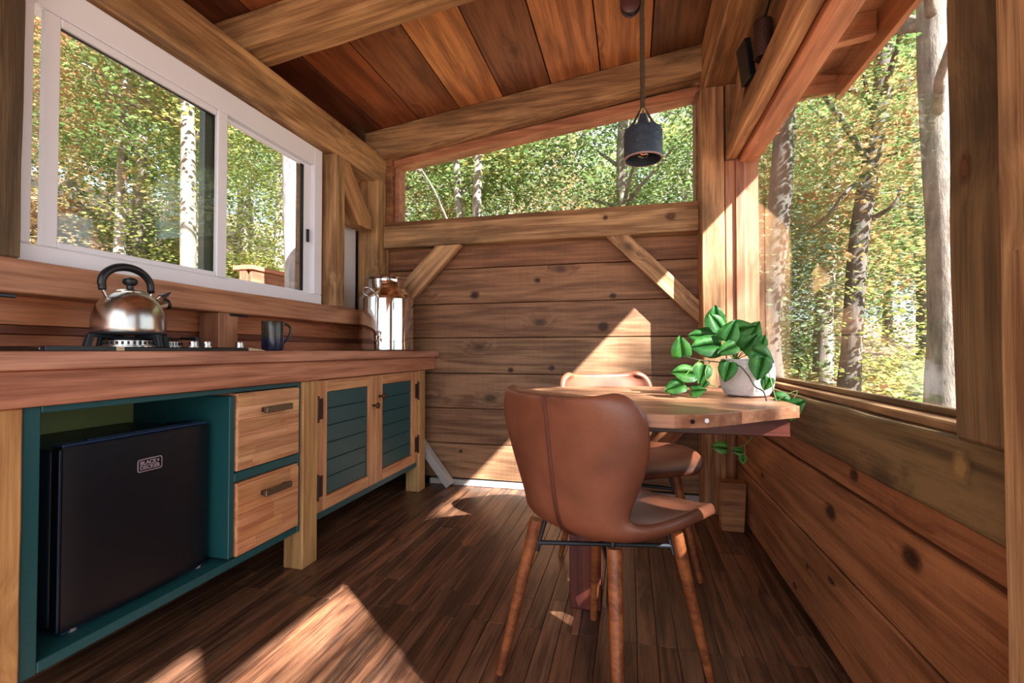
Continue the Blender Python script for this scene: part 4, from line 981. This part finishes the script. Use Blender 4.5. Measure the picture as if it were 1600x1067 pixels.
# seen through the left window, back window and right window, and round the rest of the clearing
for dist, u0, u1, st in ((9, -30, 1560, 330), (13, 20, 1560, 215), (18, -60, 1620, 150), (27, -60, 1620, 105)):
    u = u0
    while u < u1:
        rows.append((u+R.uniform(-25, 25), dist*R.uniform(.9, 1.12))); u += st
for u, dist in rows:
    x, y = px_xy(u, dist)
    k = R.choices(['leafg', 'leafy', 'leafo'], [5, 5, 2] if u < 1110 else [8, 3, 1])[0]
    near = 'near ' if dist < 11 else ('far ' if dist > 22 else '')
    place = 'behind the left sliding pane' if u < 335 else 'behind the right sliding pane' if u < 600 else 'in the left half of the trapezoid back window' if u < 850 else 'in the right half of the trapezoid back window' if u < 1110 else 'in the left part of the large right window' if u < 1330 else 'in the right part of the large right window'
    lab = near+KIND[k]+' forest tree '+place; g = 'forest trees beyond the windows: '+lab
    far = dist > 15
    tree(x, y, lab, k, g, R.uniform(.85, 1.15)*(1.15 if far else 1), crowns=3, cz=(2.6, 6.5) if not far else (2.4, 7.5), crs=.75 if not far else 1.0)
# shrubs on the slope
G2 = 'undergrowth shrubs on the leafy slope'
for i in range(32):
    u = R.uniform(-40, 1560); dist = R.uniform(5.5, 15); x, y = px_xy(u, dist); k = R.choice(['leafg', 'leafy', 'leafo', 'leafy'])
    w = 'left sliding pane' if u < 335 else 'right sliding pane' if u < 620 else 'left half of the back window' if u < 850 else 'right half of the back window' if u < 1110 else 'left part of the right window' if u < 1330 else 'right part of the right window'
    w = w+(', close by' if dist < 8 else ', farther up' if dist > 12 else '')
    s = R.uniform(.7, 1.5)
    sh = inst('shrub', R.choice(SM), k, None, (x, y, gz(x, y)+.35*s), (0, 0, R.uniform(0, 6)), (s, s, s), tv(.15, .08)); tag(sh, KIND[k]+' shrub behind the '+w, 'shrub', KIND[k]+' shrubs behind the '+w)
# single trunks that the photograph shows clearly
def named(u, dist, label, r, h, lean, bark_, seed, nb=6, blen=(1, 2.2), bend=.15, bmin=.35):
    x, y = px_xy(u, dist); t = thing('tree', label, 'tree', (x, y, gz(x, y)-.1))
    me = trunk_mesh(h, r, r*.55, lean, seed, nb, None, bend, blen, bmin); me.materials.append(M[bark_])
    link('trunk', me, None, t); return t
t1 = named(290, 7.5, 'straight grey trunk left of the dark window strip in the sliding window', .10, 9, (-.01, .01), 'bark', 11)
t2 = named(182, 10, 'slim pale trunk in the middle of the left sliding pane', .08, 9, (.0, .02), 'barkpale', 12, 4)
t3 = named(434, 4.2, 'leaning pale trunk mottled with light behind the right sliding pane', 0.135, 8, (.05, .02), 'barkpale', 13, 3, bmin=.6)
t4 = named(722, 7.5, 'left trunk of the pair seen through the back window', .075, 9, (.0, 0), 'bark', 14, 7, (1, 2))
t5 = named(743, 7.2, 'right trunk of the pair seen through the back window', .085, 9, (.01, 0), 'bark', 15, 7, (1, 2))
t6 = named(1222, 5.6, 'thick dark trunk behind the plant at the edge of the right window', .13, 8, (-.01, 0), 'barkdark', 16, 5, bmin=.5)
t7 = named(1312, 6.2, 'leaning dark trunk with bare branches in the right window', .105, 8, (.085, 0.02), 'barkdark', 17, 9, (1.0, 2.2), .2, .25)
t8 = named(1474, 4.6, 'thick sunlit trunk against the weathered post in the right window', .115, 9, (-.005, 0), 'bark', 18, 6, (.8, 1.6))
def foliage(t, z, x, y, kind, s, cs=NM, tint=(1, 1, 1)):
    f = inst('foliage', R.choice(cs), kind, t, (x, y, z), (R.uniform(-.3, .3), 0, R.uniform(0, 6)), (s, s, s), tint); f['kind'] = 'stuff'
for t, kinds in ((t1, ('leafy', 'leafg')), (t2, ('leafy', 'leafo')), (t4, ('leafg',)), (t5, ('leafg', 'leafy'))):
    for k in range(4): foliage(t, R.uniform(3.6, 5.8), R.uniform(-1.2, 1.2), R.uniform(-.2, 1.6), R.choice(kinds), R.uniform(.8, 1.2))
for t, kinds, zs in ((t6, ('leafb', 'leafb'), (.6, 3.0)), (t7, ('leafg', 'leafg', 'leafo'), (1.4, 4.6)), (t8, ('leafg', 'leafy', 'leafo'), (1.6, 4.6))):
    for k in range(5): foliage(t, R.uniform(*zs), R.uniform(-.9, .7), R.uniform(.5, 1.9), R.choice(kinds), R.uniform(.55, .9))
# timber deck rail seen low through the right sliding pane
dk_ = thing('deck_box', 'reddish plank deck box lit by the sun behind the sliding window', 'box', (-4.0, 4.9, gz(-4.0, 4.9)))
zt_ = atx(405, 420, -3.3).z
pb = atx(378, 430, -3.3); pe = atx(520, 430, -3.3)
dk_.location = (-3.3, (pb.y+pe.y)/2, 0)
Ld = pe.y-pb.y
link('cap_board', bm2me('cap_board', boxbm(Ld, .20, .04, .004)), M['siding'], dk_, (0, 0, zt_-.02), (0, 0, PI/2), (1.5, 1.5, 1.5))  # lighter tint paints the sunlit top into the cap colour
for i in range(5):
    link('board', bm2me('board', boxbm(Ld-.04, .03, .13, .004)), M['siding'], dk_, (.07, 0, zt_-.11-i*.135), (0, 0, PI/2), tv(.1))
for s in (-1, 1):
    link('post', bm2me('post', boxbm(1.4, .08, .08, .004)), M['siding'], dk_, (.0, s*(Ld/2-.05), zt_-.74), (0, PI/2, 0))

# a sparse tree standing in the clearing on the sunny side; its leaves dapple the light that falls into the room
st_ = thing('tree', 'sparse leaved tree on the sunny side of the cabin, beyond the frame', 'tree', (8.6, -3.9, gz(8.6, -3.9)-.1))
me = trunk_mesh(11, .13, .04, (0, 0), 44, 8); me.materials.append(M['bark']); link('trunk', me, None, st_)
thin = crown_mesh('foliage', 16, 26, (1.3, 1.3, .9), .11, 21, .20); thin.materials.append(M['leafg'])
dense = crown_mesh('foliage', 26, 60, (.7, .7, .7), .11, 22, .20); dense.materials.append(M['leafg'])
for z, x, y, sc_, me_ in ((9.4, -.7, -2.9, 1.0, dense), (8.6, -1.3, -3.4, 1.0, dense), (9.6, -1.0, -1.8, 1.0, thin), (9.0, -.9, .2, 1.0, thin), (8.4, -1.3, -.8, 1.0, thin), (10.4, .4, -.4, 1.1, thin)):
    f = inst('foliage', me_, 'leafg', st_, (x, y, z), (0, 0, x*3), (sc_, sc_, sc_)); f['kind'] = 'stuff'

# the bare limbs of the leaning tree
def limb(t, pts, r0):
    o_ = Vector(t.location); q = smoothpts([at(*p)-o_ for p in pts], 4); n = len(q)-1
    tube('branch', q, [r0*(1-.75*i/n) for i in range(n+1)], M['barkdark'], t, 8)
limb(t7, [(1352, 300, 5.9), (1338, 288, 5.8), (1318, 305, 5.7), (1292, 338, 5.6), (1268, 356, 5.6)], .035)
limb(t7, [(1352, 345, 5.9), (1375, 335, 5.8), (1398, 318, 5.7), (1407, 292, 5.7)], .035)
limb(t7, [(1362, 215, 6.0), (1390, 195, 5.8), (1430, 196, 5.6), (1470, 200, 5.5)], .02)
limb(t7, [(1360, 250, 6.0), (1400, 240, 5.8), (1440, 218, 5.6), (1480, 222, 5.5)], .016)
limb(t7, [(1365, 180, 6.0), (1352, 130, 5.9), (1348, 80, 5.9)], .03)

# knots of the wide boards: shallow dark plugs with a soft rim
def knotmat():
    m = D.materials.new('wood_knot'); m.use_nodes = True; nt = m.node_tree; nt.nodes.clear(); N = nt.nodes.new; L = nt.links
    o = N('ShaderNodeOutputMaterial'); tc = N('ShaderNodeTexCoord'); oi = N('ShaderNodeObjectInfo')
    n = N('ShaderNodeTexNoise'); n.inputs['Scale'].default_value = 2.2; n.inputs['Detail'].default_value = 4; L.new(tc.outputs['Object'], n.inputs['Vector'])
    ln = N('ShaderNodeVectorMath'); ln.operation = 'LENGTH'; L.new(tc.outputs['Object'], ln.inputs[0])
    ad = N('ShaderNodeMath'); ad.operation = 'MULTIPLY_ADD'; ad.inputs[1].default_value = .5; L.new(n.outputs['Fac'], ad.inputs[0]); L.new(ln.outputs['Value'], ad.inputs[2])
    a = N('ShaderNodeMapRange'); a.inputs[1].default_value = .55; a.inputs[2].default_value = 1.15; a.inputs[3].default_value = .9; a.inputs[4].default_value = 0; L.new(ad.outputs[0], a.inputs[0])
    b = N('ShaderNodeBsdfPrincipled'); b.inputs['Roughness'].default_value = .6; L.new(oi.outputs['Color'], b.inputs['Base Color'])
    t = N('ShaderNodeBsdfTransparent'); mx = N('ShaderNodeMixShader'); L.new(a.outputs[0], mx.inputs[0]); L.new(t.outputs[0], mx.inputs[1]); L.new(b.outputs[0], mx.inputs[2]); L.new(mx.outputs[0], o.inputs[0])
    return m
M['knot'] = knotmat()
bm = bmesh.new(); bmesh.ops.create_circle(bm, cap_ends=True, segments=24, radius=1); km_ = bm2me('knot', bm); km_.materials.append(M['knot'])
def knot(p, nrm, along, a, b, parent, col=(52, 26, 16)):
    n = Vector(nrm); x = Vector(along); y = n.cross(x)
    o = D.objects.new('knot', km_); COL.objects.link(o); o.location = p+n*.0022; o.rotation_euler = Matrix((x, y, n)).transposed().to_euler(); o.scale = (a, b, 1); o.color = lin(col); under(o, parent)
for u, v, a, b in ((1192, 743, .035, .014), (1298, 800, .05, .03), (1425, 872, .05, .03), (1243, 915, .03, .012), (1300, 908, .035, .012), (1262, 885, .02, .01), (1335, 742, .03, .02)):
    knot(atx(u, v, .5445), (-1, 0, 0), (0, 1, 0), a, b, wr)
knot(atx(1503, 730, .4975), (-1, 0, 0), (0, 1, 0), .030, .034, wr, (150, 120, 74))
knot(atx(1510, 262, .497), (-1, 0, 0), (0, 0, 1), .035, .018, wr, (92, 52, 30))
for u, v, a in ((742, 461, .045), (840, 438, .028), (943, 510, .045), (798, 578, .028), (862, 575, .03), (958, 462, .03), (880, 705, .03), (720, 705, .02)):
    knot(at(u, v, YB-.0015), (0, -1, 0), (1, 0, 0), a, a*.8, wb)
knot(at(1048, 338, 2.857), (0, -1, 0), (1, 0, 0), .04, .03, wb, (96, 60, 34)); knot(at(946, 340, 2.857), (0, -1, 0), (1, 0, 0), .022, .02, wb, (80, 46, 26))
